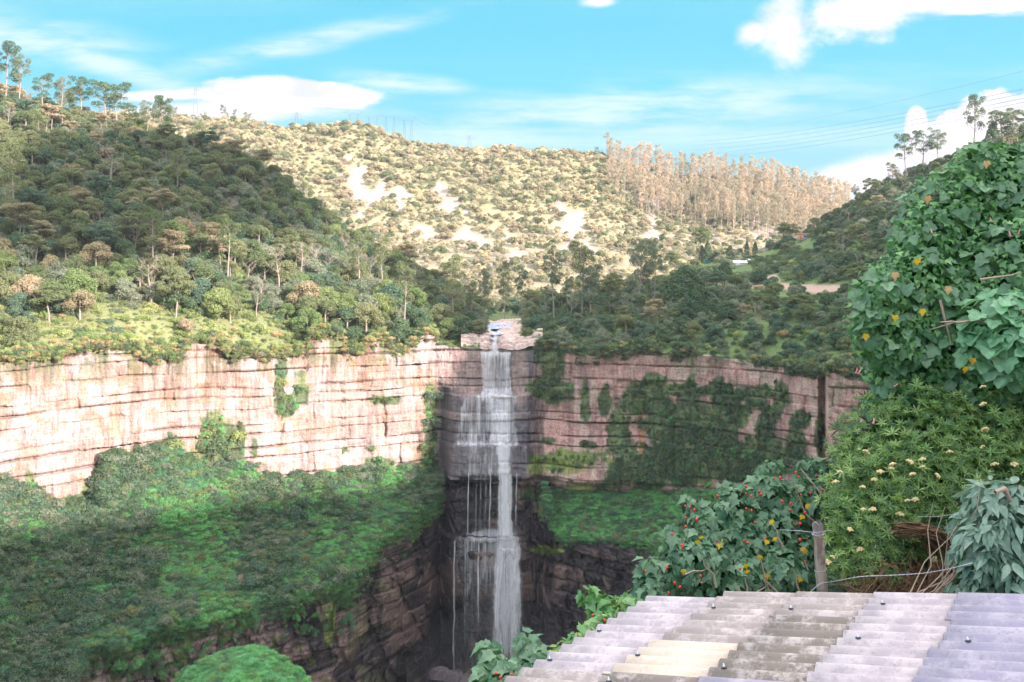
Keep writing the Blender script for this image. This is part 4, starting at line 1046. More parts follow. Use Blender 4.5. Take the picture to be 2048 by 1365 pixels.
sc_scatter(LHt, 34000, 1.55, lambda px, py, P, b_: (px > -120) & (P[:, 1] < 440), wSL, (0.45, 1.4), 'shrubs and creepers between the trees of the left hillside')
sc_scatter('right_hill', 26000, 1.8, lambda px, py, P, b_: (b_ < 0.25) & (blob(px, py, [(1612, 490, 26, 14), (1535, 505, 30, 8), (1480, 540, 34, 12), (1418, 528, 26, 9), (1590, 584, 110, 6)], .1, 5) < .5) & (px < 2150) & (P[:, 1] < 560), [1.5, 1., .5, .25, .12, .8, .9], (0.5, 1.4), 'shrubs between the trees of the right-hand slope')
sc_scatter('valley', 2500, 2.2, lambda px, py, P, b_: (px < 938) | (px > 1064) | (P[:, 1] > 520), [1.2, 1., 1., .3, .1, .8, .6], (0.3, 0.8), 'low bushes of the valley floor')
sc_scatter(LHt, 42000, .85, lambda px, py, P, b_: (px > -60) & (b_ > 0.12) & (P[:, 1] < 330), [.1, .5, 1.0, 2.2, .25, .5, .2], (0.22, 0.6), 'fine sunlit scrub and tall grass just above the cliff')
# carpet of leafy clumps on the slopes below the cliffs
def p_carpet(key, seed, tone):
    r = np.random.default_rng(seed)
    C = [(r.normal(0, .8), r.normal(0, .8), 0.25 + .3 * r.random()) for _ in range(7)]
    c = clumps(r, C, [0.55 + .4 * r.random() for _ in C], 170, 0.22, 0.7, 0.6)
    proto(key, 'leafy_mat', c, tube([(0, 0, -.3), (0, 0, .3)], [0.04, 0.03], 3), LM[tone], BARK_BROWN, 'low', tone)
for i, t in enumerate(['carpet', 'carpet', 'bright', 'teal', 'grey']): p_carpet('k%d' % i, 700 + i, t); TONE['carpet'] = 'bright green'
CK = ['k0', 'k1', 'k2', 'k3', 'k4', 's0', 's1', 's5', 's6']
for i, (px, py) in enumerate([(640, 1150), (560, 1130), (460, 1130), (590, 1110), (300, 1180)]):
    p = pick_at('left_talus', px, py)
    add_tree('k%d' % i, p, 1.3, 1.0 + i, ['bright cushion plant near the right rim of the green slope', 'bright leafy cushion in the middle of the green slope', 'fresh green cushion beside the bare earth patch', 'blue-green cushion plant on the upper green slope', 'grey-green leafy cushion on the left of the green slope'][i], 'cushion plants on the green slope', 'plant', 'leafy_plant')
def carpet(sheet_, n, w, scr, label, acc=None):
    global SK
    sv = SK; SK = CK
    sc_scatter(sheet_, n, 0, acc or (lambda px, py, P, b_: (b_ < 0.3) & (P[:, 1] > 0)), w, scr, label, 'ground_cover'); SK = sv
def wT(px, py):
    dk = sm(fbm(px * 0.012, py * 0.014, 0, 4, 90) + 0.18 * (1 - sm(px, 100, 520)) + 0.16 * (1 - sm(py, 1000, 1100)) - .1 * sm(px, 500, 700), 0.59, 0.72)
    return np.stack([1.6 - .9 * dk, 1.4 - .7 * dk, .8 * (1 - dk) + .1, .5 + 0 * dk, .15 + .5 * dk, 1.0 * dk, .5 * dk, .9 * dk, .8 * dk], 1) + 0.01
carpet('left_talus', 15000, wT, (0.5, 1.15), 'thick creeper carpet and bushes on the slope under the sunlit cliff')
carpet('left_talus', 1700, lambda px, py: np.stack([0 * px, 0 * px, 0 * px, .1 + 0 * px, .3 + 0 * px, 1.4 + 0 * px, .12 + 0 * px, .5 + 0 * px, 1.1 + 0 * px], 1), (0.9, 1.7), 'bigger dark bushes standing in groups on the green slope', lambda px, py, P, b_: fbm(px * 0.011, py * 0.013, 0, 4, 90) + 0.18 * (1 - sm(px, 100, 520)) + 0.16 * (1 - sm(py, 1000, 1100)) - .1 * sm(px, 500, 700) > .60)
carpet('right_talus', 4200, [1.5, 1.5, .3, .8, .1, .1, .1, .1, .3], (0.5, 1.0), 'mossy creeper carpet on the ledges under the right cliff', lambda px, py, P, b_: (b_ < 0.35))
carpet('mound', 2200, [2, 2, .8, .4, 0, 0, 0, 0, 0], (0.35, 0.7), 'short green growth covering the mound', lambda px, py, P, b_: P[:, 1] > 0)
# hanging growth on the mossy wall
def wall_growth(n, lst, seed, w, scr, label, low=False):
    r = np.random.default_rng(seed)
    a = np.array(lst, float); ar = a[:, 2] * a[:, 3]; i = r.choice(len(a), n, p=ar / ar.sum())
    th = r.random(n) * 6.283; q = np.sqrt(r.random(n)) * 1.05
    px = a[i, 0] + np.cos(th) * q * a[i, 2]; py = a[i, 1] + np.sin(th) * q * a[i, 3]
    ok = blob(px, py, lst, 0.75, 11, 0.035) + .35 * (fbm(px * .09, py * .06, 0, 3, 8) - .5) * 2 > 0.55
    px, py = px[ok], py[ok]
    d = ip(px, LOW_D if low else BASE_D); z = (HY - py) / F * d
    co = wall_xyz(px, z, low, False)[0]
    co[:, 1] -= 0.1
    k = r.choice(len(CK), len(px), p=np.array(w) / np.sum(w))
    scatter('creepers', co, CK, scr[0] + (scr[1] - scr[0]) * r.random(len(px)), label, k, tilt=1.1)
wall_growth(2600, MOSS_R, 5, [.5, .5, .1, 1.0, .2, 1.2, .3, .3, 1.0], (0.22, 0.5), 'dark creepers hanging on the mossy right cliff')
wall_growth(700, MOSS_L, 6, [1, .5, .6, .3, .2, .4, .6, .3, .2], (0.25, 0.6), 'green creepers hanging on the sunlit cliff')
wall_growth(330, [(300, 1330, 120, 40), (560, 1225, 120, 16), (620, 1262, 60, 14), (480, 1250, 30, 20), (240, 1300, 40, 20), (700, 1240, 20, 20), (430, 1290, 60, 14)], 7, [1.4, 1.2, .6, .4, 0, 0, 0, 0, 0], (0.3, 0.8), 'bright creepers spilling over the lower rock wall', True)

# rim growth: shrubs draping over both cliff edges
def rim(x0, x1, n, w, label, seed):
    r = np.random.default_rng(seed)
    px = x0 + (x1 - x0) * r.random(n); py = ip(px, TOP_Y) + r.normal(-2, 7, n)
    ok = fbm(px * 0.03, px * 0, 0, 3, seed) + 0.22 * (r.random(n) - .5) > 0.36
    px, py = px[ok], py[ok]; d = ip(px, BASE_D) + 0.3 - r.random(len(px)) * 1.6
    k = r.choice(7, len(px), p=np.array(w) / np.sum(w))
    scatter('rim_shrubbery', W(px, py, d), ['s0', 's1', 's2', 's3', 's4', 's5', 's6'], 0.25 + 0.75 * r.random(len(px)) ** 2, label, k)
rim(-100, 880, 1500, [.5, 1, 1, 1.6, 1.3, .4, .2], 'grass and shrubs draped over the edge of the sunlit cliff', 801)
rim(1062, 1780, 1300, [1.6, 1.2, .6, .3, .5, .8, .9], 'shrubs draped over the edge of the right-hand cliff', 802)

# far hill
def accF(px, py, P, bare): return (P[:, 1] < 1080) & (px > -60) & (px < 2100) & (rng.random(len(px)) < (1.0 - 0.5 * sm(py, 400, 500)) * (1 - sm(bare, 0.45, 0.7)) ) & ~((px < 900) & (py > 560))
FKEY = ['f0', 'f1', 'f2', 'f3', 'f4']
FLAB = ['pale green tree on the far sunlit hill above the leftmost scar', 'pale green tree on the far hill between two landslide scars', 'olive tree in the sparse lower part of the far hill', 'pale green tree near the top of the far hill', 'tan tree on the far hill below the eucalyptus stand']
for i, (px, py) in enumerate([(760, 345), (1030, 420), (1240, 500), (960, 330), (1400, 440)]):
    T('far_hill', px, py, 20, FKEY[i], FLAB[i])
P = thin(sample('far_hill', 130000, accF), 3.9)
scatter('far_forest', P, FKEY, 0.42 + 0.8 * rng.random(len(P)) ** 1.8, 'sunlit forest covering the far hill')
def accE(px, py, P, bare):
    top = ip(px, FH_R)
    return (px > 1215) & (px < 1700) & (P[:, 1] < 1075) & (py < top + 95 + 30 * (fbm(px * .01, px * 0, 0, 2, 6) - .5) - 30 * sm(-px, -1300, -1210))
for i in range(3): T('far_hill', [1300, 1420, 1560][i], [365, 372, 392][i], [78, 70, 64][i], 'g%d' % i, ['tallest clump-topped eucalyptus in the pale stand on the far ridge', 'feathery pale eucalyptus in the middle of the far ridge stand', 'thin pale eucalyptus towards the right end of the far ridge stand'][i])
P = thin(sample('far_hill', 60000, accE), 4.2)
scatter('eucalyptus_wood', P, ['g0', 'g1', 'g2'], 0.5 + 0.5 * rng.random(len(P)), 'pale sunlit eucalyptus wood on the far ridge')
# scattered ridge eucalypts at the far left
px = np.array([345, 352, 372, 400, 410, 446, 452, 470, 492, 500, 1205, 1215, 1225, 1195], float)
P = np.array([pick_at('far_hill', x, ip(x, FH_R) + 3) for x in px])
scatter('eucalyptus_wood', P, ['e0', 'e1', 'e2'], np.full(len(P), 0.45) + 0.35 * rng.random(len(P)), 'thin row of eucalyptus on the far ridge left of the pylons')

# tell apart trees that would otherwise carry the same words
def relabel():
    by = {}
    for o in TREES: by.setdefault(o['label'], []).append(o)
    words_ = ['first', 'second', 'third', 'fourth', 'fifth', 'sixth', 'seventh', 'eighth', 'ninth', 'tenth', 'eleventh', 'twelfth']
    for lb, os_ in by.items():
        if len(os_) < 2: continue
        os_.sort(key=lambda o: o.location.x / o.location.y)
        core = lb.replace(' tree ', ' trees ', 1)
        for i, o in enumerate(os_):
            w_ = words_[min(i, 11)]
            o['label'] = ('%s from left of the %s' % (w_, core)) if len(os_) > 2 else ('%s of two %s' % (['left', 'right'][i], core))
            ws = o['label'].split()
            if len(ws) > 16: o['label'] = ' '.join([q for q in ws if q not in ('the', 'green')][:16])
relabel()
# ------------------------------------------------------------------ river shelf above the falls
def riverbed():
    xs = np.arange(922, 1086, 1.6); nv = 150
    dd = np.concatenate([np.linspace(299.2, 312, 70), 312 + (425 - 312) * (np.linspace(0, 1, 80)[1:] ** 1.4)])
    PX, D = np.meshgrid(xs, dd, indexing='ij')
    st = sm(D, 300.6, 301.2) * 1.2 + sm(D, 302.2, 302.8) * 1.0 + sm(D, 305.5, 306.3) * 1.1 + sm(D, 310, 312) * 0.7
    ch = np.exp(-((PX - 988) / 9.0) ** 2)
    sX = PX * 0.15
    blk = hsh(np.floor(sX / 4.2 + hsh(np.floor(st * 2), 0, 0, 3) * 5), np.floor(D / 3.5), 0, 903)
    z = -20.9 + st - 0.9 * ch * sm(D, 300, 303) + (blk - .5) * 0.9 * sm(D, 300.8, 303) + (fbm(sX * .5, D * .35, 0, 4, 905) - .5) * 1.5
    z = z + 0.8 * sm(np.abs(PX - 993), 45, 80)
    co = np.stack([(PX - 1024) / F * D, D, z], -1).reshape(-1, 3)
    me = mesh_np('riverbed', co, grid_faces(len(xs), len(dd)), M_ROCK)
    n3 = fbm(co[:, 0] * .6, co[:, 1] * .3, 0, 4, 907)[:, None]
    c = np.array([[0.58, 0.46, 0.40]]) * (0.7 + 0.6 * n3)
    mo = sm(fbm(co[:, 0] * .3, co[:, 1] * .15, 0, 4, 909), .55, .62)[:, None] * (np.abs(PX.reshape(-1, 1) - 993) > 34)
    c = c * (1 - mo) + np.array([[0.14, 0.19, 0.07]]) * mo
    attr(me, 'base', c); attr(me, 'wet', np.zeros(len(co)))
    tag(link('riverbed', me), 'flat stepped sandstone shelf at the top of the waterfall', None, None, 'structure')
riverbed()
def river():
    m, bb, o = new_mat('river_water')
    g = bb.n('ShaderNodeNewGeometry')
    nz = bb.noise(g.outputs['Position'], 0.9, 5, 0.6)
    c = bb.mix(bb.ss(nz, 0.44, 0.56), (0.0, 0.15, 0.45), (0.75, 0.78, 0.82))
    p = bb.n('ShaderNodeBsdfPrincipled'); bb.lk(c, p.inputs['Base Color']); p.inputs['Roughness'].default_value = 0.4; p.inputs['Specular IOR Level'].default_value = 0.2
    bp = bb.n('ShaderNodeBump'); bp.inputs['Strength'].default_value = 0.4; bb.lk(nz, bp.inputs['Height']); bb.lk(bp.outputs[0], p.inputs['Normal'])
    bb.lk(p.outputs[0], o.inputs[0])
    pools = [(985, 655, 32, 3.2), (1000, 649, 26, 2.2), (968, 660, 15, 2.6), (995, 667, 12, 3), (987, 676, 7, 4), (1012, 655, 16, 2.5), (978, 650, 20, 3), (1024, 664, 6, 2)]
    C, Fc, off = [], [], 0
    r = np.random.default_rng(4)
    for (x, y, a, b_) in pools:
        th = np.linspace(0, 6.283, 26)[:-1]; rr = 1 + .35 * (fbm(np.cos(th) * 1.5 + x, np.sin(th) * 1.5, 0, 3, 5) - .5) * 2
        zw = -16.95 if y < 664 else (-17.1 if y < 672 else -18.2)
        P = []
        for t_, q in zip(th, rr):
            ppx, ppy = x + math.cos(t_) * a * q, y + math.sin(t_) * b_ * q
            d = (zw + 0.25) * F / (HY - ppy); P.append(((ppx - 1024) / F * d, d, zw + 0.25 + 0.004 * off % 0.1))
        P.append(tuple(np.mean(P, 0))); n = len(P) - 1
        C += P; Fc += [(off + i, off + (i + 1) % n, off + n) for i in range(n)]; off += n + 1
    me = mesh_np('river', np.array(C), np.array(Fc), m)
    tag(link('river', me), 'blue river pools on the rock shelf above the falls', None, None, 'structure')
river()

# ------------------------------------------------------------------ waterfall
def water_mat():
    m, bb, o = new_mat('falling_water')
    g = bb.n('ShaderNodeNewGeometry')
    at = bb.n('ShaderNodeAttribute', attribute_name='dens')
    n1 = bb.noise(bb.mapv(g.outputs['Position'], (2.2, 0.5, 0.05)), 1.0, 5, 0.62)
    n2 = bb.noise(bb.mapv(g.outputs['Position'], (7.0, 1.0, 0.13)), 1.0, 4, 0.65)
    n3 = bb.noise(bb.mapv(g.outputs['Position'], (1.2, 1.2, 0.5)), 1.0, 5, 0.6)
    s_ = bb.m('ADD', bb.m('MULTIPLY', n1, 0.5), bb.m('ADD', bb.m('MULTIPLY', n2, 0.32), bb.m('MULTIPLY', n3, 0.18)))
    thr = bb.m('SUBTRACT', 0.60, bb.m('MULTIPLY', at.outputs['Fac'], 0.42))
    a_ = bb.m('DIVIDE', bb.m('SUBTRACT', s_, thr), 0.36, clamp=True)
    a_ = bb.m('MULTIPLY', a_, bb.m('MINIMUM', 1.0, bb.m('MULTIPLY', at.outputs['Fac'], 1.5)), clamp=True)
    a_ = bb.m('MAXIMUM', a_, bb.m('MULTIPLY', bb.m('POWER', at.outputs['Fac'], 1.6), bb.m('MULTIPLY', bb.ss(n3, 0.25, 0.75), 0.75)))
    tr = bb.n('ShaderNodeBsdfTransparent'); df = bb.n('ShaderNodeBsdfDiffuse'); tl = bb.n('ShaderNodeBsdfTranslucent')
    df.inputs[0].default_value = (0.97, 0.95, 0.98, 1); tl.inputs[0].default_value = (0.97, 0.95, 0.98, 1)
    mw = bb.n('ShaderNodeMixShader'); mw.inputs[0].default_value = 0.4; bb.lk(df.outputs[0], mw.inputs[1]); bb.lk(tl.outputs[0], mw.inputs[2])
    ms = bb.n('ShaderNodeMixShader'); bb.lk(bb.m('MULTIPLY', a_, 0.98), ms.inputs[0]); bb.lk(tr.outputs[0], ms.inputs[1]); bb.lk(mw.outputs[0], ms.inputs[2])
    bb.lk(ms.outputs[0], o.inputs[0])
    return m
MW = water_mat()
falls = empty('waterfall', tuple(pt(1000, 1340, 288))); tag(falls, 'tall thin white waterfall dropping over stepped ledges into the gorge', 'waterfall')
def curtain(name, rows, dens, gap=0.5, edge=0.35, follow=True, nx=None, arc=0.0):
    """rows: (y, xl, xr, density)"""
    y0, y1 = rows[0][0], rows[-1][0]
    ny = max(6, int((y1 - y0) / 2)); ys = np.linspace(y0, y1, ny)
    xl = np.interp(ys, [q[0] for q in rows], [q[1] for q in rows]); xr = np.interp(ys, [q[0] for q in rows], [q[2] for q in rows]); dn = np.interp(ys, [q[0] for q in rows], [q[3] for q in rows]) * dens
    nx = nx or max(5, int((xr - xl).max() / 2))
    u = np.linspace(0, 1, nx)
    wl_, wr_ = [(fbm(ys * .03, 0 * ys + q, gap, 3, 3) - .5) * min(12.0, (xr - xl).max() * .35) for q in (1.5, 8.5)]; jg = (fbm(ys * .16, 0 * ys, gap, 3, 4) - .5) * min(5.0, (xr - xl).max() * .2); xl = xl + wl_ + jg; xr = xr + wr_ - jg * .7
    PX = xl[:, None] * (1 - u) + xr[:, None] * u; PY = ys[:, None] + 0 * PX
    z = (HY - PY) / F * 294
    d0, off, *_ = wall_offset(PX.ravel(), z.ravel(), False, False)
    d = (d0 - off).reshape(PX.shape)
    if not follow: d = np.minimum.accumulate(d, 0)
    d = d - gap - 0.9 - arc * np.sqrt(np.clip((ys - y0) / max(1, y1 - y0), 0, 1))[:, None]
    z2 = (HY - PY) / F * d
    co = np.stack([(PX - 1024) / F * d + 0.25 * (fbm(PX * .05, PY * .02, 0, 2, 5) - .5), d + 0.3 * np.sin(PX * .35 + gap * 7), z2], -1).reshape(-1, 3)
    me = mesh_np(name, co, grid_faces(ny, nx), MW, True)
    ed = sm(np.minimum(u, 1 - u), 0, edge)[None] * np.ones((ny, 1)); te = np.clip(np.minimum(ys - y0, (y1 - ys) * 0.5 + 1) / 5.0 + .5, 0, 1)[:, None]
    wob = fbm(PX * .35 + 90 * gap, PY * .018, 0, 3, 9) * 1.0 + fbm(PX * .06, PY * .05, 3, 3, 19) * .5
    if name == 'veil': ed = ed * (0.78 + 0.35 * u)[None] * (0.80 + 0.4 * sm(fbm(PX * .12, PY * .01, 2, 3, 29), .4, .6))
    attr(me, 'dens', np.clip(dn[:, None] * ed * te * (0.48 + 0.9 * wob), 0, 1.1).ravel())
    link(name, me, falls).matrix_parent_inverse = Matrix.Translation(-falls.location)
curtain('rivulet', [(668, 982, 1000, .6), (680, 982, 998, 1), (700, 978, 1002, 1), (712, 960, 1015, 1)], .95, .4)
curtain('curtain', [(704, 958, 1024, .9), (720, 960, 1022, .62), (780, 962, 1022, .72), (792, 955, 1030, 1)], .85, .6, .08)
curtain('curtain', [(704, 962, 986, .9), (760, 966, 990, .7), (792, 960, 1000, 1)], .8, 1.0, .3)
curtain('curtain', [(704, 1006, 1024, .9), (760, 1008, 1023, .7), (792, 1004, 1026, 1)], .8, 1.1, .3)
curtain('foam', [(776, 956, 1034, .4), (786, 940, 1042, .9), (796, 930, 1042, .7), (810, 924, 1040, .3)], .95, .9, .3)
curtain('veil', [(790, 925, 1042, .8), (820, 912, 1040, .7), (886, 902, 1042, .7), (892, 900, 1042, .8)], .9, .5, .1)
curtain('plume', [(788, 966, 1026, 1), (830, 972, 1028, .95), (890, 972, 1026, .95)], 1.0, 1.1, .25)
curtain('plume', [(820, 984, 1022, .9), (890, 988, 1026, 1), (950, 990, 1026, 1)], 1.1, 1.6, .35)
curtain('foam', [(880, 900, 1040, .4), (887, 896, 1044, .75), (893, 896, 1044, .4)], .9, .9, .2)
curtain('veil', [(888, 896, 1036, .5), (930, 892, 1034, .5), (952, 890, 1034, .5)], .85, .5, .1)
curtain('veil', [(888, 935, 1036, .5), (952, 932, 1034, .5)], .8, 1.3, .2)
curtain('plume', [(948, 990, 1030, 1), (1000, 990, 1030, .95), (1072, 990, 1030, 1)], 1.12, .9, .3, False)
curtain('plume', [(948, 996, 1022, 1), (1072, 996, 1026, 1)], 1.1, 1.7, .4, False)
for x, w, q in ((937, 4, .9), (953, 4, .5), (962, 5, .5), (972, 8, .5), (981, 7, .6), (1033, 8, .6)):
    curtain('strand', [(945, x - w / 2, x + w / 2, 1), (1072, x - 3 - w / 2, x - 1 + w / 2, .9)], 1.05 * q, 1.2, .5, False, nx=5)
curtain('foam', [(1056, 935, 1046, .4), (1068, 910, 1054, 1), (1080, 905, 1052, .8), (1090, 915, 1046, .3)], .95, 2.0, .35)
curtain('plume', [(1040, 992, 1030, .8), (1068, 988, 1034, 1), (1090, 986, 1042, 1), (1120, 986, 1042, .5)], 1.0, 3.2, .35)
curtain('veil', [(1070, 905, 1046, .6), (1150, 905, 1045, .5), (1230, 915, 1048, .3), (1330, 930, 1048, .15)], .85, .7, .1, False)
curtain('foam', [(1084, 1000, 1046, .5), (1096, 1000, 1048, 1.1), (1106, 1000, 1046, .5)], 1, 2.4, .3)
curtain('plume', [(1066, 990, 1030, .9), (1088, 986, 1042, .95), (1110, 982, 1048, .9), (1180, 978, 1050, .8), (1260, 974, 1048, .75), (1340, 972, 1046, .45)], 1.0, 1.6, .25, False)
curtain('veil', [(1088, 968, 1056, .35), (1180, 962, 1060, .42), (1260, 958, 1060, .34), (1345, 950, 1060, .22)], .9, 3.0, .5, False)
curtain('plume', [(1085, 990, 1020, 1), (1180, 986, 1004, .95), (1240, 984, 1002, .9), (1330, 990, 1014, .7)], 1.1, 2.6, .4, False)
curtain('plume', [(1095, 1008, 1046, 1), (1180, 1012, 1048, .8), (1330, 1010, 1046, .5)], .95, 2.2, .3, False)
for x, w, q, ye in ((909, 6, 1.0, 1345), (931, 6, .6, 1290), (957, 6, .85, 1250), (945, 4, .45, 1345), (966, 6, .5, 1200)):
    curtain('strand', [(1080, x - w / 2, x + w / 2, 1), ((1080 + ye) / 2, x - w / 2 - 1, x + w / 2 - 1, .9), (ye, x - 3 - w / 2, x + w / 2, .5)], 1.1 * q, 1.6, .5, False, nx=5)
def mist(name, px, py, d, a, h, dp, den, label):
    me_co = []; n = 16
    v = [(0, 0, 1)]; 
    for i in range(1, 8):
        for j in range(n):
            t_, q = math.pi * i / 8, 2 * math.pi * j / n; k = 1 + .15 * math.sin(q * 3 + i)
            v.append((math.sin(t_) * math.cos(q) * k, math.sin(t_) * math.sin(q) * k, math.cos(t_)))
    v.append((0, 0, -1)); f = []
    for j in range(n): f.append((0, 1 + j, 1 + (j + 1) % n))
    for i in range(6):
        for j in range(n):
            a0 = 1 + i * n + j; a1 = 1 + i * n + (j + 1) % n; f += [(a0, a0 + n, a1 + n), (a0, a1 + n, a1)]
    L_ = len(v) - 1
    for j in range(n): f.append((L_, 1 + 6 * n + (j + 1) % n, 1 + 6 * n + j))
    m = bpy.data.materials.new(name); m.use_nodes = True; nt_ = m.node_tree
    for q in list(nt_.nodes): nt_.nodes.remove(q)
    o_ = nt_.nodes.new('ShaderNodeOutputMaterial'); v_ = nt_.nodes.new('ShaderNodeVolumePrincipled')
    v_.inputs['Color'].default_value = (0.95, 0.95, 1.0, 1); v_.inputs['Density'].default_value = den
    nt_.links.new(v_.outputs[0], o_.inputs['Volume'])
    c = pt(px, py, d)
    o = link(name, mesh_np(name, np.array(v) * np.array([[a, dp, h]]), np.array(f), m, True), None, c); tag(o, label, None, None, 'stuff')
mist('spray', 990, 1340, 280, 24, 20, 7, 0.006, 'fine spray drifting round the foot of the waterfall')
for k, (px, py, sx, sz) in enumerate([(905, 1352, 3.5, 1.6), (935, 1362, 4.5, 1.8), (880, 1345, 3, 1.5)]):
    r = np.random.default_rng(50 + k); v = []
    th = np.linspace(0, 6.283, 15)[:-1]
    for zz, q in ((-1, 1.1), (0, 1.0), (.7, .8), (1, .35)):
        for t_ in th: v.append((math.cos(t_) * q * sx * (1 + .3 * (r.random() - .5)), math.sin(t_) * q * 2.2 * (1 + .3 * (r.random() - .5)), zz * sz * (1 + .2 * (r.random() - .5))))
    n = 14; f = [(i * n + j, i * n + (j + 1) % n, (i + 1) * n + (j + 1) % n, (i + 1) * n + j) for i in range(3) for j in range(n)]
    v.append((0, 0, sz)); f += [(3 * n + j, 3 * n + (j + 1) % n, 4 * n, 4 * n) for j in range(n)]
    me = bpy.data.meshes.new('boulder'); me.from_pydata(v, [], [tuple(dict.fromkeys(q)) for q in f]); me.materials.append(M_ROCK)
    attr(me, 'base', np.tile([0.16, 0.13, 0.14], (len(v), 1))); attr(me, 'wet', np.ones(len(v)))
    tag(link('boulder', me, None, pt(px, py, 284)), ['wet boulder at the foot of the left thin strand', 'larger wet boulder between the strands at the foot of the falls', 'small wet boulder left of the foot of the falls'][k], 'boulder')

# ------------------------------------------------------------------ pylons and cables
STEEL = simple_mat('galvanised_steel', (0.14, 0.20, 0.26), 0.6, 1.0, 0.1, 0.3)
def bar(a, c, r): return tube([a, (np.array(a) + np.array(c)) / 2, c], r, 3)
def pylon(px, py, d, H, portal, label, base=None):
    o = empty('pylon', tuple(pt(px, py, d)), 0.3); tag(o, label, 'pylon', 'power pylons on the far ridge')
    T_ = 0.14
    if portal:
        for s_ in (-1, 1):
            p = []
            for e in (-1, 1):
                for g_ in (-1, 1): p.append(bar((s_ * 3 + e * 1.6, g_ * 1.6, -6), (s_ * 4.6 + e * .5, g_ * .5, H * .8), T_))
            nn = 7
            for i in range(nn):
                z0, z1 = H * .8 * i / nn, H * .8 * (i + 1) / nn; q0 = 1.6 - 1.1 * i / nn; q1 = 1.6 - 1.1 * (i + 1) / nn; x0 = s_ * (3 + 1.6 * i / nn); x1 = s_ * (3 + 1.6 * (i + 1) / nn)
                p += [bar((x0 - q0, 0, z0), (x1 + q1, 0, z1), .08), bar((x0 + q0, 0, z0), (x1 - q1, 0, z1), .08)]
            c, f = join(p); link('leg', mesh_np('pylon_leg', c, f, STEEL), o)
        p = [bar((-12, 0, H * .88), (12, 0, H * .88), T_), bar((-9, 0, H * .8), (9, 0, H * .8), T_)]
        for i in range(-8, 8): p.append(bar((i * 1.3, 0, H * (.88 if i % 2 else .8)), ((i + 1) * 1.3, 0, H * (.8 if i % 2 else .88)), .08))
        for s_ in (-1, 1): p += [bar((s_ * 8, 0, H * .88), (s_ * 9, 0, H), T_)]
        c, f = join(p); link('crossarm', mesh_np('pylon_crossarm', c, f, STEEL), o)
    else:
        p = []
        for e in (-1, 1):
            for g_ in (-1, 1): p.append(bar((e * 3.2, g_ * 3.2, -6), (e * .5, g_ * .5, H), T_))
        nn = 9
        for i in range(nn):
            z0, z1 = H * i / nn, H * (i + 1) / nn; q0 = 3.2 * (1 - i / nn) + .5; q1 = 3.2 * (1 - (i + 1) / nn) + .5
            p += [bar((-q0, 0, z0), (q1, 0, z1), .08), bar((q0, 0, z0), (-q1, 0, z1), .08)]
        c, f = join(p); link('mast', mesh_np('pylon_mast', c, f, STEEL), o)
        for z_, w in ((.62, 7), (.76, 5.5), (.9, 4.5)):
            c, f = join([bar((-w, 0, H * z_), (w, 0, H * z_), T_), bar((-w, 0, H * z_), (0, 0, H * z_ + 1.6), .09), bar((w, 0, H * z_), (0, 0, H * z_ + 1.6), .09)])
            link('crossarm', mesh_np('pylon_crossarm', c, f, STEEL), o)
for a in [(391, 238, 1040, 33, False, 'lattice pylon with three arms, leftmost on the far ridge'), (593, 262, 1075, 20, False, 'short lattice pylon whose top pokes over the ridge left of the portal row'),
          (708, 262, 1110, 23, True, 'portal pylon, leftmost of the row of four'), (746, 275, 1110, 27, True, 'portal pylon, second of the row of four'), (780, 276, 1090, 28, True, 'portal pylon, third of the row of four'), (816, 282, 1090, 28, True, 'portal pylon, rightmost of the row of four'), (939, 292, 1150, 12, False, 'tiny pylon top on the far ridge right of the portal row')]:
    pylon(*a)
CABLE = simple_mat('cable', (0.20, 0.32, 0.42), 0.6, 1.0, 0.05)
def cable(p0, p1, sag, r_, label, group, name='power_cable'):
    a, c = np.array(p0), np.array(p1); t_ = np.linspace(0, 1, 24)[:, None]
    P = a * (1 - t_) + c * t_; P[:, 2] -= (4 * sag * t_ * (1 - t_))[:, 0]
    co, f = tube(P, r_, 4)
    tag(link(name, mesh_np(name, co, f, CABLE)), label, 'cable', group)
for i, (ya, yb) in enumerate([(138, 262), (178, 272), (187, 280), (197, 288), (205, 297), (213, 306)]):
    cable(pt(2150, ya - 22, 520), pt(1380, yb + 12, 1150), 6, 0.13 if i else 0.09, ['highest power cable crossing the sky at upper right', 'second power cable from the top at upper right', 'third power cable from the top at upper right', 'fourth power cable from the top at upper right', 'fifth power cable from the top at upper right', 'lowest power cable crossing the sky at upper right'][i], 'power cables across the sky')
for i, (a, c) in enumerate([((300, 200), (391, 186)), ((400, 186), (590, 228)), ((600, 228), (704, 224)), ((820, 226), (1000, 300)), ((820, 234), (960, 302))]):
    cable(pt(a[0], a[1], 1080), pt(c[0], c[1], 1095), 5, 0.10, ['distant cable running left from the leftmost pylon', 'distant cable between the leftmost pylon and the short one', 'distant cable between the short pylon and the portal row', 'upper distant cable falling right from the portal row', 'lower distant cable falling right from the portal row'][i], 'cables between the far pylons')

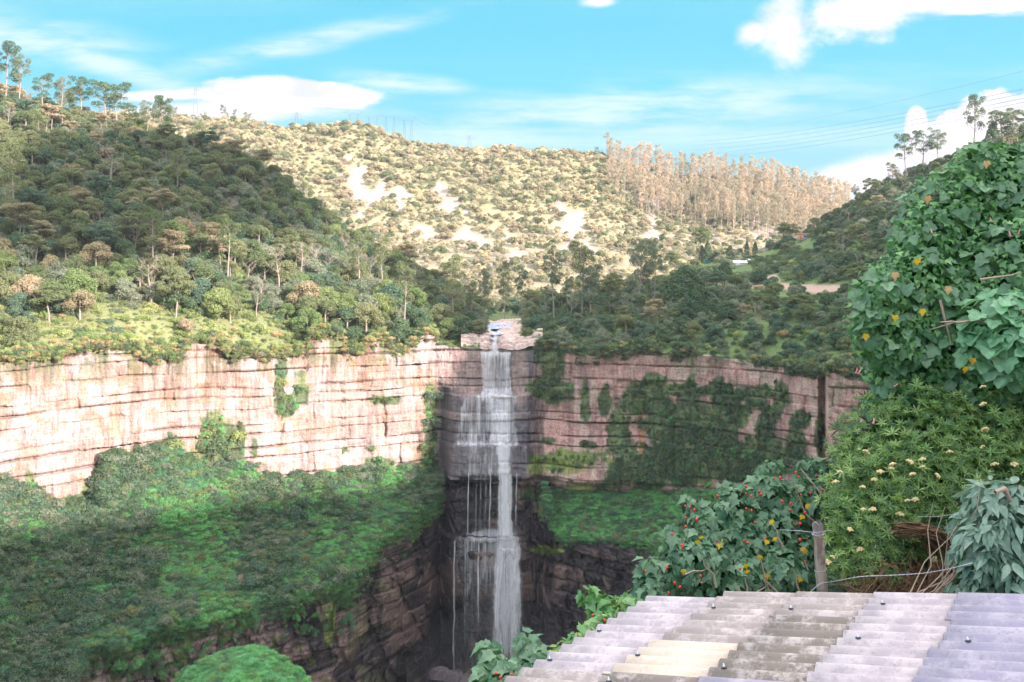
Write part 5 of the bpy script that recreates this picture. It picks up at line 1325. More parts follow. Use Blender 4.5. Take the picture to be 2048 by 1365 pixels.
# ------------------------------------------------------------------ houses and stalls on the slope
def box(x0, x1, y0, y1, z0, z1):
    v = np.array([(x, y, z) for x in (x0, x1) for y in (y0, y1) for z in (z0, z1)], float)
    return v, np.array([(0, 1, 3, 2), (4, 6, 7, 5), (0, 4, 5, 1), (2, 3, 7, 6), (0, 2, 6, 4), (1, 5, 7, 3)])
def part(name, geo, mat, par): 
    return link(name, mesh_np(name, geo[0], geo[1], mat), par)
WALLP = simple_mat('pink_plaster', (0.72, 0.46, 0.36), 0.9, 1.5, 0.12); ROOFO = simple_mat('orange_roof', (0.85, 0.38, 0.12), 0.8, 2, 0.15)
WHT = simple_mat('white_canvas', (0.85, 0.82, 0.88), 0.8, 1, 0.06); BLUEM = simple_mat('blue_cloth', (0.05, 0.15, 0.6), 0.8, 2, 0.1); TURQ = simple_mat('turquoise_sheet', (0.05, 0.62, 0.66), 0.7, 1, 0.1)
REDM = simple_mat('red_paint', (0.75, 0.04, 0.04), 0.5, 2, 0.1); DARKM = simple_mat('dark_opening', (0.05, 0.06, 0.08), 0.8, 2, 0.2); WOODM = simple_mat('weathered_timber', (0.32, 0.24, 0.18), 0.9, 4, 0.3); ORGM = simple_mat('orange_paint', (0.9, 0.3, 0.1), 0.6, 2, 0.1)
h = empty('small_house', tuple(pick_at('right_hill', 1612, 478)), -0.2); tag(h, 'small pink house with a flat orange roof edge on the right slope', 'house')
part('wall', box(-4.2, 4.2, -2, 2, -1.0, 2.3), WALLP, h); part('roof', box(-4.6, 4.6, -2.5, 2.4, 2.3, 2.75), ROOFO, h)
part('door', box(-2.9, -1.9, -2.06, -1.98, -.2, 1.9), ORGM, h); part('window', box(-1.2, .8, -2.06, -1.98, .6, 1.7), BLUEM, h); part('window', box(1.6, 2.6, -2.06, -1.98, .8, 1.7), DARKM, h)
def stall(name, px, py, w, h_, roofm, bodym, label, cat='stall', rz=0.1, pitched=False):
    o = empty(name, tuple(pick_at('right_hill', px, py)), rz); tag(o, label, cat)
    if pitched:
        v = np.array([(-w, -2, h_ * .5), (w, -2, h_ * .5), (w, 2, h_ * .5), (-w, 2, h_ * .5), (-w, 0, h_), (w, 0, h_)], float)
        part('roof', (v, np.array([(0, 1, 5, 4), (2, 3, 4, 5), (0, 4, 3, 3), (1, 2, 5, 5)])[:2]), roofm, o)
    else: part('roof', box(-w - .2, w + .2, -1.7, 1.7, h_, h_ + .2), roofm, o)
    part('wall', box(-w, w, -1.3, 1.5, -.8, h_ * (.5 if pitched else 1)), bodym, o)
    for s_ in (-1, 1): part('post', box(s_ * w - .08, s_ * w + .08, -1.66, -1.5, -.8, h_ * (.5 if pitched else 1) - .01), WOODM, o)
stall('market_stall', 1414, 521, 2.2, 1.9, TURQ, TURQ, 'small stall hung with turquoise sheets below the dark cypresses')
stall('market_stall', 1430, 521, 1.4, 1.3, WHT, ORGM, 'low stall with orange side and pale roof right of the turquoise one')
stall('tent', 1478, 531, 4.0, 2.2, WHT, WHT, 'white pitched tent on the grassy slope', 'tent', 0.15, True)
stall('tent', 1500, 524, 1.4, 1.3, WHT, WHT, 'small white canvas shelter just right of the larger tent', 'tent', 0.3, True)
stall('shack', 1540, 499, 1.5, 1.5, DARKM, REDM, 'bright red shack with dark roof among the slope trees', 'shack')
stall('shack', 1524, 502, 2.0, 1.4, TURQ, WALLP, 'pink shack with pale turquoise roof left of the red one', 'shack')
stall('shack', 1398, 566, 1.0, 1.1, BLUEM, WHT, 'tiny white hut with blue roof below the big conifer', 'hut')
p_ = pt(928, 655, 312); g_ = []
th = np.linspace(0, 6.283, 9)[:-1]
prof_ = [(.0, .0), (.34, .0), (.30, .5), (.34, 1.0), (.26, 1.35), (.12, 1.45), (.17, 1.6), (.14, 1.78), (.0, 1.85)]
v_ = np.array([(math.cos(t_) * r_, math.sin(t_) * r_, z_) for r_, z_ in prof_ for t_ in th]); f_ = np.array([(i * 8 + j, i * 8 + (j + 1) % 8, (i + 1) * 8 + (j + 1) % 8, (i + 1) * 8 + j) for i in range(8) for j in range(8)])
st_ = empty('statue', (p_.x, p_.y, p_.z - .5)); tag(st_, 'small white statue standing on the rocks left of the river lip', 'statue')
part('figure', (v_ + np.array([[0, 0, .35]]), f_), WHT, st_); part('plinth', box(-.5, .5, -.5, .5, -.8, .35), WHT, st_)
# ------------------------------------------------------------------ near bank under the shed and the bushes
def bank():
    xs = np.linspace(-9, 26, 120); ys = np.linspace(-7, 34, 130)
    Xg, Yg = np.meshgrid(xs, ys, indexing='ij')
    # brink of the drop, going away to the right
    e = (Yg - (5.2 + 1.0 * (Xg + 1.2))) * 0.7
    e = np.where(Xg > 2.0, np.minimum(e, (Yg - (9.4 + 0.55 * (Xg - 2.0)))), e)
    z = -3.35 + 0.0 * Xg - 1.35 * np.maximum(e, 0) + 0.42 * np.maximum(Xg - 3.2, 0)
    z = np.minimum(z, 0.42 * np.maximum(Xg - 3.2, 0) - 3.35 + 0.0)
    z = z + (fbm(Xg * .5, Yg * .5, 0, 3, 950) - .5) * .5 - 0.05 * np.maximum(0, -Yg) * 0 
    z = np.maximum(z, -60)
    me = mesh_np('bank', np.stack([Xg, Yg, z], -1).reshape(-1, 3), grid_faces(120, 130), M_DARKG, True)
    attr(me, 'bare', np.zeros(120 * 130)); tag(link('bank', me), 'brown earth bank behind the shed roof', None, None, 'structure')
bank()
def bank_z(x, y):
    e = (y - (5.2 + 1.0 * (x + 1.2))) * 0.7
    if x > 2: e = min(e, y - (9.4 + .55 * (x - 2)))
    return -3.35 - 1.35 * max(e, 0) + .42 * max(x - 3.2, 0)

# ------------------------------------------------------------------ shed roof of corrugated fibre-cement tiles
A0 = np.array([0.063, 6.0, -2.38]); VV = np.array([.503, .863, -.05]); VV /= np.linalg.norm(VV)
UU = np.array([.863, -.503, ROOF_C]); UU = UU - VV * (UU @ VV); UU /= np.linalg.norm(UU)
NN = np.cross(UU, VV); NN *= np.sign(NN[2]); PITCH = 0.177; AMP = 0.024
def fc_mat(name, base_, dark, dk, blue=0.0):
    m, bb, o = new_mat(name)
    t = bb.n('ShaderNodeTexCoord'); oi = bb.n('ShaderNodeObjectInfo')
    off_ = bb.n('ShaderNodeVectorMath', operation='ADD'); bb.lk(t.outputs['Object'], off_.inputs[0])
    bb.lk(bb.comb(bb.m('MULTIPLY', oi.outputs['Random'], 37.0), bb.m('MULTIPLY', oi.outputs['Random'], 11.0), 0.0), off_.inputs[1])
    P = off_.outputs[0]
    n1 = bb.noise(bb.mapv(P, (1.6, 7.0, 7.0)), 1.0, 5, 0.6); n2 = bb.noise(P, 45.0, 4, 0.7); n3 = bb.noise(P, 5.0, 5, 0.65)
    c = bb.mix(bb.ss(n1, 0.35, 0.7), base_, tuple(v * 0.82 for v in base_))
    if blue: c = bb.mix(bb.m('MULTIPLY', bb.ss(n3, 0.42, 0.7), blue), c, (0.33, 0.35, 0.52))
    c = bb.mix(bb.m('MULTIPLY', bb.ss(bb.m('ADD', n3, bb.m('MULTIPLY', n2, 0.35)), 0.62 - dk * .3, 0.80 - dk * .2), min(1.0, .35 + dk)), c, dark)
    c = bb.mix(bb.m('MULTIPLY', bb.ss(n2, 0.58, 0.7), 0.45), c, tuple(v * .5 for v in dark))
    p = bb.n('ShaderNodeBsdfPrincipled'); bb.lk(c, p.inputs['Base Color']); p.inputs['Roughness'].default_value = 0.85
    bp = bb.n('ShaderNodeBump'); bp.inputs['Strength'].default_value = 0.35; bp.inputs['Distance'].default_value = 0.004; bb.lk(n2, bp.inputs['Height']); bb.lk(bp.outputs[0], p.inputs['Normal'])
    bb.lk(p.outputs[0], o.inputs[0]); return m
FC = {'lilac': fc_mat('cement_lilac', (0.56, 0.50, 0.515), (0.30, 0.26, 0.26), .2, .35), 'blue': fc_mat('cement_blue', (0.43, 0.40, 0.475), (0.235, 0.215, 0.27), .28, .7),
      'cream': fc_mat('cement_cream', (0.672, 0.580, 0.470), (0.504, 0.412, 0.319), .0), 'moss': fc_mat('cement_mossy', (0.50, 0.45, 0.42), (0.12, 0.10, 0.075), .42),
      'grey': fc_mat('cement_grey', (0.54, 0.475, 0.465), (0.24, 0.205, 0.17), .32, .12)}
NC = 5
def tile_mesh(n, length):
    """corrugated sheet, x = along corrugation, y = across, z = up"""
    m_ = n * 10 + 3; ys = (np.arange(m_) - 1) / 10 * PITCH; zt = AMP * np.cos(2 * np.pi * ys / PITCH)
    v = []
    for x in (0.0, length):
        for y, z in zip(ys, zt): v.append((x, y, z))
        for y, z in zip(ys, zt): v.append((x, y, z - 0.007))
    v = np.array(v); M2 = 2 * m_; f = []
    for i in range(m_ - 1):
        f.append((i, M2 + i, M2 + i + 1, i + 1)); f.append((m_ + i, m_ + i + 1, M2 + m_ + i + 1, M2 + m_ + i))
        f.append((i, i + 1, m_ + i + 1, m_ + i)); f.append((M2 + i, M2 + m_ + i, M2 + m_ + i + 1, M2 + i + 1))
    f.append((0, m_, M2 + m_, M2)); f.append((m_ - 1, M2 + m_ - 1, M2 + 2 * m_ - 1, 2 * m_ - 1))
    return v, np.array(f)
RM = Matrix(((UU[0], VV[0], NN[0]), (UU[1], VV[1], NN[1]), (UU[2], VV[2], NN[2])))
roof = empty('shed_roof', tuple(A0)); tag(roof, 'weathered corrugated roof of overlapping cement tiles in the lower right corner', 'roof')
def rl(u, v, n=0.0): return Vector(UU * u + VV * v + NN * n)
TILES = {}
def tile_geo(n, L, tone):
    k = (n, round(L, 2), tone)
    if k not in TILES:
        v, f = tile_mesh(n, L); TILES[k] = mesh_np('roof_tile', v, f, FC[tone], True)
        me = TILES[k]
        for e in me.polygons: pass
    return TILES[k]
VIS = 0.555; LEN = 0.66
rr_ = random.Random(5)
# rows of five corrugations across (index from the far edge towards the camera), columns along the fall
tones = [['lilac', 'grey', 'grey', 'lilac', 'blue', 'blue', 'blue', 'blue', 'lilac'],
         ['lilac', 'grey', 'moss', 'lilac', 'blue', 'blue', 'lilac', 'blue', 'lilac'],
         ['lilac', 'cream', 'moss', 'lilac', 'blue', 'grey', 'blue', 'blue', 'lilac'],
         ['grey', 'moss', 'blue', 'moss', 'grey', 'blue', 'lilac', 'grey', 'lilac'],
         ['grey', 'moss', 'lilac', 'grey', 'blue', 'lilac', 'lilac', 'grey', 'grey']]
VTOP = 11.0 * PITCH
seg = [(0, 3, 0), (3, 4, 1), (7, 4, 2), (11, 5, 3), (16, 5, 4), (21, 5, 4)]
screws = []
for si, (start, n, ti) in enumerate(seg):
    for c in range(9):
        extra = 0
        if si == 0 and c >= 1: extra = 1
        nn = n + extra
        v0 = VTOP - (start + n) * PITCH
        u0 = c * VIS + rr_.uniform(-.02, .02) + (0.03 if si % 2 else 0)
        if c == 0: u0 = rr_.uniform(-.008, .008)
        L_ = LEN if c < 8 else LEN
        me = tile_geo(nn, L_, tones[ti][c])
        o = link('roof_tile', me, roof)
        lift = 0.011 * 1 + (si % 2) * 0.0025
        # lower (left) end rests on the neighbour, upper end runs under the next one
        ang = math.atan2(0.012, LEN)
        M_ = RM.to_4x4() @ Matrix.Rotation(ang + rr_.uniform(-.002, .002), 4, 'Y')
        M_.translation = rl(u0, v0, 0.016 + si * 0.0014)
        o.matrix_local = M_
        o['_vis'] = 1; del o['_vis']
        if rr_.random() < 0.62: screws.append((u0 + 0.05 + rr_.random() * .1, v0 + PITCH * (1 + rr_.randrange(nn - 1)), 0.016 + AMP + si * .0014))
SCR = simple_mat('screw_steel', (0.55, 0.57, 0.62), 0.35, 5, .1, .6); WASH = simple_mat('rubber_washer', (0.06, 0.07, 0.10), .8, 5, .1)
def lathe(prof, k=10):
    th = np.arange(k) / k * 2 * np.pi
    v = np.array([(math.cos(t_) * r_, math.sin(t_) * r_, z_) for r_, z_ in prof for t_ in th]); n = len(prof)
    return v, np.array([(i * k + j, i * k + (j + 1) % k, (i + 1) * k + (j + 1) % k, (i + 1) * k + j) for i in range(n - 1) for j in range(k)])
wm = mesh_np('washer', *lathe([(0.0, 0), (.016, -.002), (.017, .003), (.004, .006), (0.0, .006)]), WASH); sm_ = mesh_np('screw', *lathe([(0.009, .006), (.009, .011), (.005, .013), (.004, .024), (0.0, .024)], 6), SCR)
for (u, v, n_) in screws:
    s_ = link('roof_screw', sm_, roof); M_ = RM.to_4x4(); M_.translation = rl(u, v, n_); s_.matrix_local = M_
    w_ = link('washer', wm, s_)
# timber under the roof
TIMB = simple_mat('shed_timber', (0.25, 0.18, 0.13), .9, 5, .3)
for v_ in (-1.4, 0.0, 1.2):
    o = link('purlin', mesh_np('purlin', *box(-0.05, 4.9, -.04, .04, -.10, -.03), TIMB), roof); M_ = RM.to_4x4(); M_.translation = rl(0.12, v_, -.0); o.matrix_local = M_
for u_, v_ in ((.25, 1.2), (2.6, 1.2), (4.7, 1.2), (.25, -1.4), (2.6, -1.4)):
    p = rl(u_, v_, -.12); g_ = A0[2] + p.z
    link('post', mesh_np('shed_post', *box(-.05, .05, -.05, .05, -3.6 - g_ if False else -2.2, 0), TIMB), roof, p)

# ------------------------------------------------------------------ fence post and barbed wire
def wood_post_mat():
    m, bb, o = new_mat('old_post_wood')
    t = bb.n('ShaderNodeTexCoord'); v = bb.mapv(t.outputs['Object'], (22, 22, 2.2)); n1 = bb.noise(v, 1.0, 5, .65); n2 = bb.noise(t.outputs['Object'], 5, 4, .6)
    c = bb.mix(bb.ss(n1, .3, .7), (0.20, 0.15, 0.11), (0.50, 0.41, 0.34)); c = bb.mix(bb.m('MULTIPLY', bb.ss(n2, .5, .62), .7), c, (0.09, 0.08, 0.10))
    p = bb.n('ShaderNodeBsdfPrincipled'); bb.lk(c, p.inputs['Base Color']); p.inputs['Roughness'].default_value = .9
    bp = bb.n('ShaderNodeBump'); bp.inputs['Strength'].default_value = .7; bp.inputs['Distance'].default_value = .01; bb.lk(n1, bp.inputs['Height']); bb.lk(bp.outputs[0], p.inputs['Normal'])
    bb.lk(p.outputs[0], o.inputs[0]); return m
PW = wood_post_mat(); DP = 7.7
b0 = pt(1652, 1290, DP + .1); t0 = pt(1635, 1047, DP)
po = empty('fence_post', b0); tag(po, 'round weathered wooden fence post leaning slightly left behind the roof', 'post')
ax = np.array(t0 - b0); 
P_ = [ax * k for k in np.linspace(0, 1, 9)]; P_ = [q + np.array([.004 * math.sin(i * 2.1), .004 * math.cos(i * 1.7), 0]) for i, q in enumerate(P_)]
c, f = tube(P_ + [ax * 1.004, ax * 1.005], [.047, .046, .045, .044, .043, .042, .041, .040, .038, .03, .001], 14)
link('shaft', mesh_np('post_shaft', c, f, PW, True), po)
WIREM = simple_mat('galvanised_wire', (0.55, 0.55, 0.6), .45, 20, .15, .5)
def ring(zf, tilt):
    a = []; c0 = ax * zf
    for k in range(15):
        q = k / 14 * 6.283; a.append(c0 + np.array([math.cos(q) * .046, math.sin(q) * .046, tilt * math.cos(q)]))
    return tube(a, .0022, 4)
for zf, ti in ((.90, -.012), (.915, .006), (.62, .01), (.235, .0)):
    c, f = ring(zf, ti); link('wire_loop', mesh_np('wire_loop', c, f, WIREM), po)
def wire(pts, r_, label, barbs=True, name='barbed_wire'):
    P = np.array(pts, float); s_ = np.linspace(0, len(P) - 1, 60); i = np.clip(np.floor(s_).astype(int), 0, len(P) - 2); t_ = (s_ - i)[:, None]
    Q = P[i] * (1 - t_) + P[i + 1] * t_
    # smooth
    for _ in range(4): Q[1:-1] = (Q[:-2] + Q[2:] + 2 * Q[1:-1]) / 4
    o = empty(name, Q[0]); tag(o, label, 'wire'); O = Q[0]
    for k in range(2):
        ph = s_ * 24 + k * math.pi
        c, f = tube(Q - O + np.stack([0 * ph, np.cos(ph) * r_, np.sin(ph) * r_], 1), r_ * .8, 4); link('strand', mesh_np('wire_strand', c, f, WIREM), o)
    if barbs:
        for k in range(4, 58, 6):
            q = Q[k] - O; c, f = join([tube([q + np.array([-.006, 0, -.014]), q, q + np.array([.006, 0, .014])], .0013, 3), tube([q + np.array([.008, 0, -.013]), q + np.array([.002, 0, 0]), q + np.array([-.004, 0, .014])], .0013, 3)])
            link('barb', mesh_np('wire_barb', c, f, WIREM), o)
wire([pt(1590, 1230, DP - .1), pt(1612, 1192, DP - .08), pt(1641, 1166, DP - .06), pt(1660, 1165, DP - .06), pt(1720, 1153, DP - .2), pt(1790, 1151, DP - .4), pt(1850, 1147, DP - .5), pt(1900, 1138, DP - .6), pt(1945, 1126, DP - .7)], .0022, 'barbed wire sagging from the fence post across the brown undergrowth')
wire([pt(1836, 1034, DP + .2), pt(1870, 1034, DP + .1), pt(1910, 1029, DP), pt(1935, 1022, DP - .1)], .0014, 'thin upper wire in front of the flowering bush', False)
wire([pt(1560, 1060, DP + .1), pt(1600, 1062, DP), pt(1632, 1066, DP - .05), pt(1662, 1061, DP)], .0014, 'short thin wire at the top of the fence post', False)

# ------------------------------------------------------------------ leaf shapes
def fan(outline, cz=0.0, fold=0.12, droop=0.12):
    """outline: list of (x, y), leaf base at the origin, tip along +y"""
    o = np.array(outline, float); c = np.array([0, 0.42])
    P = np.concatenate([[c], o]); z = fold * np.abs(P[:, 0]) - droop * P[:, 1] ** 2
    v = np.stack([P[:, 0], P[:, 1], z], 1); n = len(o)
    return v, np.array([(0, 1 + i, 1 + (i + 1) % n) for i in range(n)])
def lobed(k=5, depth=.72):
    out = [(0, 0)]
    angs = {5: [(-118, .62), (-92, .42), (-62, .86), (-36, .60), (0, 1.08), (36, .60), (62, .86), (92, .42), (118, .62)], 3: [(-120, .5), (-75, .62), (-40, .86), (-24, .62), (0, 1.1), (24, .62), (40, .86), (75, .62), (120, .5)]}[k]
    c = np.array([0, .30])
    for a, r_ in angs: out.append((c[0] + math.sin(R(a)) * r_ * .72, c[1] + math.cos(R(a)) * r_ * .68))
    return out[:1] + out[1:]
BIG = fan([(0, .04), (-.22, -.08), (-.5, .06), (-.47, .28), (-.62, .50), (-.36, .62), (-.30, .84), (0, 1.06), (.30, .84), (.36, .62), (.62, .50), (.47, .28), (.5, .06), (.22, -.08)], 0, .18, .22)
MAPLE = fan([(0, .03), (-.28, -.02), (-.42, .16), (-.38, .30), (-.56, .52), (-.30, .55), (-.20, .74), (0, 1.08), (.20, .74), (.30, .55), (.56, .52), (.38, .30), (.42, .16), (.28, -.02)], 0, .22, .3)
IVY = fan([(0, 0), (-.38, .12), (-.46, .46), (-.2, .52), (0, 1.0), (.2, .52), (.46, .46), (.38, .12)], 0, .2, .2)
LANCE = (np.array([(0, 0, 0), (-.16, .25, .04), (-.2, .5, .03), (-.11, .8, -.04), (0, 1.05, -.16), (.11, .8, -.04), (.2, .5, .03), (.16, .25, .04), (0, .5, -.02)]), np.array([(8, 0, 1), (8, 1, 2), (8, 2, 3), (8, 3, 4), (8, 4, 5), (8, 5, 6), (8, 6, 7), (8, 7, 0)]))
def whorl():
    v, f, o = [], [], 0; r = random.Random(3)
    for k in range(9):
        a = k * 2.4; el_ = .25 + .55 * (k / 9); L_ = 1.0 - .3 * k / 9; ca, sa = math.cos(a), math.sin(a); ch, sh = math.cos(el_), math.sin(el_)
        for (x, y, z) in [(0, 0, 0), (-.09, .4, .02), (0, 1.0, -.1), (.09, .4, .02)]:
            y *= L_; X_ = x; Y_ = y * ch - z * sh; Z_ = y * sh + z * ch
            v.append((X_ * ca - Y_ * sa, X_ * sa + Y_ * ca, Z_))
        f += [(o, o + 1, o + 2), (o, o + 2, o + 3)]; o += 4
    return np.array(v), np.array(f)
WHORL = whorl()
def frames(n_, tip):
    n_ = n_ / np.linalg.norm(n_, axis=1)[:, None]
    t = tip - (tip * n_).sum(1)[:, None] * n_; t /= np.linalg.norm(t, axis=1)[:, None] + 1e-9
    x = np.cross(t, n_)
    return np.stack([x, t, n_], 2)     # columns
def leafcloud(name, tmpl, P, M3, sc, mat, par, kind='stuff', label=None):
    v, f = tmpl; n = len(P)
    co = np.einsum('nij,kj->nki', M3, v) * sc[:, None, None] + P[:, None]
    fa = f[None] + (np.arange(n) * len(v))[:, None, None]
    me = mesh_np(name, co.reshape(-1, 3), fa.reshape(-1, 3), mat, False)
    attr(me, 'rnd', np.repeat(rng.random(n), len(v)))
    o = link(name, me, par)
    if par is not None: o.matrix_parent_inverse = Matrix.Translation(-par.location)
    o['kind'] = kind
    return o
def leaf_objs(name, tmpl, P, M3, sc, mat, par):
    me = mesh_np(name, tmpl[0], tmpl[1], mat); base_ = np.array(par.location)
    for p, m3, s_ in zip(P, M3, sc):
        o = bpy.data.objects.new(name, me); COL.objects.link(o); o.parent = par
        M_ = (Matrix(m3.tolist()) @ Matrix.Diagonal((s_, s_, s_))).to_4x4(); M_.translation = Vector(p - base_); o.matrix_local = M_
def bush_points(blobs, n, r, lo=.45, front=.35, up=0.0):
    a = np.array(blobs, float); w = a[:, 2] ** 2 * (a[:, 4] if a.shape[1] > 4 else 1); i = r.choice(len(a), n, p=w / w.sum())
    v = r.normal(0, 1, (n, 3)); v /= np.linalg.norm(v, axis=1)[:, None]
    flip = (v[:, 1] > front) & (r.random(n) < .8); v[flip, 1] *= -1
    q = lo + (1.04 - lo) * r.random(n) ** .6
    d = a[i, 3]; rad = a[i, 2] / F * d; c = W(a[i, 0], a[i, 1], d)
    lump = 1 + .22 * (fbm(v[:, 0] * 2.3 + i * 7, v[:, 2] * 2.3, v[:, 1] * 2.3, 3, 33) - .5) * 2
    P = c + v * (rad * q * lump)[:, None] * np.array([[1, .75, 1]])
    return P, v, q
VINE = leaf_mat('vine_leaf', (0.05, 0.13, 0.065), (0.12, 0.22, 0.12), .3, useattr=True); VSM = leaf_mat('vine_small_leaf', (0.04, 0.13, 0.05), (0.13, 0.27, 0.09), .3, useattr=True); VDK = leaf_mat('vine_inner_shade', (0.02, 0.07, 0.04), (0.04, 0.11, 0.06), .3, useattr=True)  # inner leaves coloured darker to stand for shade inside the bushes
MALL = leaf_mat('mallow_leaf', (0.045, 0.12, 0.065), (0.11, 0.20, 0.11), .3, useattr=True); WILL = leaf_mat('whorl_leaf', (0.06, 0.14, 0.05), (0.19, 0.28, 0.08), .3, useattr=True); WDK = leaf_mat('whorl_inner_shade', (0.03, 0.08, 0.04), (0.06, 0.12, 0.05), .3, useattr=True)  # inner whorls darkened in colour as the shade between outer leaves
LANM = leaf_mat('lance_leaf', (0.08, 0.15, 0.115), (0.15, 0.23, 0.18), .25, useattr=True); YEL = leaf_mat('yellow_leaf', (0.45, 0.21, 0.01), (0.50, 0.30, 0.02), .35, useattr=True); BRN = leaf_mat('brown_leaf', (0.30, 0.16, 0.08), (0.42, 0.26, 0.14), .2, useattr=True)
REDF = simple_mat('red_flower', (0.75, 0.05, 0.03), .6, 30, .2); PALEF = simple_mat('cream_flower', (0.72, 0.58, 0.30), .8, 40, .25); PINKF = simple_mat('pink_flower', (0.7, 0.25, 0.28), .7, 30, .2); STEM = simple_mat('green_stem', (0.16, 0.17, 0.08), .8, 20, .3); TWIG = simple_mat('dry_twig', (0.42, 0.32, 0.24), .9, 20, .3)

def foliage(par, blobs, n, tmpl, size, mat, seed, nobj, name='leaf', tipdown=.9, face=.8, up=.35, lo=.45, mask=None):
    r = np.random.default_rng(seed)
    P, v, q = bush_points(blobs, n, r, lo)
    if mask is not None:
        ok = mask(P[:, 0] / P[:, 1] * F + 1024, HY - P[:, 2] / P[:, 1] * F); P, v, q = P[ok], v[ok], q[ok]; n = len(P)
    nn = v * face + np.array([[0, -.25, up]]) + r.normal(0, .38, (n, 3))
    tip = v * .5 + np.array([[0, 0, -tipdown]]) + r.normal(0, .5, (n, 3))
    M3 = frames(nn, tip); sc = size * (.6 + .7 * r.random(n) ** 1.2)
    # draw the biggest, outermost ones as separate leaves
    score = np.where(v[:, 1] < .1, q + .35 * sc / size, 0); order = np.argsort(-score); a, b_ = order[:nobj], order[nobj:]
    if nobj: leaf_objs(name, tmpl, P[a], M3[a], sc[a], mat, par)
    leafcloud('foliage', tmpl, P[b_], M3[b_], sc[b_], mat, par)
    return P, v
def stems(par, pairs, mat, rad, seed, nm='stem', ind=False):
    r = np.random.default_rng(seed); parts = []
    for a, c in pairs:
        a, c = np.array(a), np.array(c); m1 = a * .6 + c * .4 + r.normal(0, .06, 3) * np.linalg.norm(c - a); m2 = a * .25 + c * .75 + r.normal(0, .05, 3) * np.linalg.norm(c - a)
        parts.append(tube([a, m1, m2, c], [rad, rad * .8, rad * .6, rad * .35], 4))
    if ind:
        for c, f in parts:
            o = link(nm, mesh_np(nm, c, f, mat), par); o.matrix_parent_inverse = Matrix.Translation(-par.location)
        return
    c, f = join(parts); o = link(nm + 's', mesh_np(nm, c, f, mat), par); o.matrix_parent_inverse = Matrix.Translation(-par.location); o['kind'] = 'stuff'
def flowers(par, blobs, n, tmpl, size, mat, name, seed, down=True, lo=.95, at=None):
    r = np.random.default_rng(seed); P, v, q = bush_points(blobs, n, r, lo, -.2)
    if at is not None: P = np.array([np.array(pt(x, y, d)) for x, y, d in at]); n = len(P)
    me = mesh_np(name, tmpl[0], tmpl[1], mat, True); base_ = np.array(par.location)
    for p in P:
        o = bpy.data.objects.new(name, me); COL.objects.link(o); o.parent = par; o.scale = [size * r.uniform(.8, 1.25)] * 3
        o.rotation_euler = (r.normal(0, .35), r.normal(0, .35), r.random() * 6); o.location = Vector(p - base_)
BELL = lathe([(0, 0), (.25, .03), (.42, -.15), (.48, -.45), (.40, -.8), (.22, -1.0), (.0, -1.0)], 8)
TUBEF = lathe([(0, 0), (.10, -.1), (.12, -.9), (.30, -1.25), (.0, -1.3)], 7)
def cluster(k=12):
    r = random.Random(2); ps = []
    for i in range(k):
        v, f = lathe([(0, .16), (.13, .08), (.15, -.02), (.05, -.14), (0, -.14)], 5); a = i * 2.4; q = .42 * math.sqrt(i / k)
        ps.append((v + np.array([[math.cos(a) * q, math.sin(a) * q, .16 - q * q + r.uniform(-.05, .05)]]), f))
    return join(ps)
CLU = cluster()

# ---- climbing vine, upper right
VB = [(1955, 330, 45, 9.4), (1985, 400, 115, 9.6), (2060, 430, 150, 9.6), (1900, 430, 95, 9.4), (1850, 480, 70, 9.2), (1925, 540, 130, 9.4), (2030, 580, 150, 9.2), (1830, 590, 95, 9.0), (1765, 590, 62, 8.8), (1740, 640, 48, 8.8), (1790, 660, 80, 8.9), (1880, 680, 130, 9.1), (1990, 720, 150, 9.0), (1780, 740, 52, 9.0), (1800, 810, 60, 9.1), (1900, 800, 110, 9.2), (2090, 760, 140, 9.0), (1990, 330, 40, 9.5), (2040, 345, 46, 9.5), (2100, 340, 70, 9.5), (1742, 800, 14, 9.0)]
vine = empty('climbing_vine', (float(pt(1960, 800, 9.2).x), 9.4, bank_z(4.3, 9.4))); tag(vine, 'dense climbing vine with large lobed leaves filling the upper right edge', 'vine')
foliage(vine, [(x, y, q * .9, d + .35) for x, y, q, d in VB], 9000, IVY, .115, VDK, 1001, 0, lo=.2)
foliage(vine, VB, 15000, IVY, .066, VSM, 1002, 0, lo=.7)
foliage(vine, VB, 2000, BIG, .105, VINE, 1003, 260, lo=.86, face=.7, up=.5)
foliage(vine, [(2000, 640, 60, 8.5), (2050, 690, 70, 8.4), (1980, 690, 50, 8.5), (2040, 620, 40, 8.5)], 330, BIG, .135, leaf_mat('vine_near_leaf', (0.10, 0.24, 0.13), (0.15, 0.30, 0.17), .3, useattr=True), 1004, 30, lo=.8, face=.6, up=.7)
leaf_objs('yellow_leaf', MAPLE, *(lambda P: (P, frames(np.array([[-.1, -1, .2]] * len(P)) + rng.normal(0, .2, (len(P), 3)), np.array([[0, 0, -1.]] * len(P))), np.full(len(P), .062)))(np.array([np.array(pt(x, y, d)) for x, y, d in [(1732, 668, 8.4), (1790, 630, 8.4), (1945, 716, 8.3), (1931, 733, 8.3), (1845, 618, 8.3), (1835, 518, 8.6), (1990, 715, 8.3)]])), YEL, vine)
leaf_objs('dry_leaf', MAPLE, *(lambda P: (P, frames(np.array([[-.1, -1, .2]] * len(P)), np.array([[0, 0, -1.]] * len(P))), np.full(len(P), .07)))(np.array([np.array(pt(x, y, d)) for x, y, d in [(1973, 322, 9.0), (1855, 392, 8.7), (1896, 573, 8.3), (1790, 545, 8.4)]])), BRN, vine)
flowers(vine, None or VB, 1, TUBEF, .036, PINKF, 'flower', 1005, at=[(1796, 768, 8.3), (1715, 735, 8.4), (1722, 740, 8.4), (1861, 458, 8.7), (2018, 462, 8.5), (2040, 458, 8.5), (1748, 836, 8.4), (1980, 435, 8.7)])
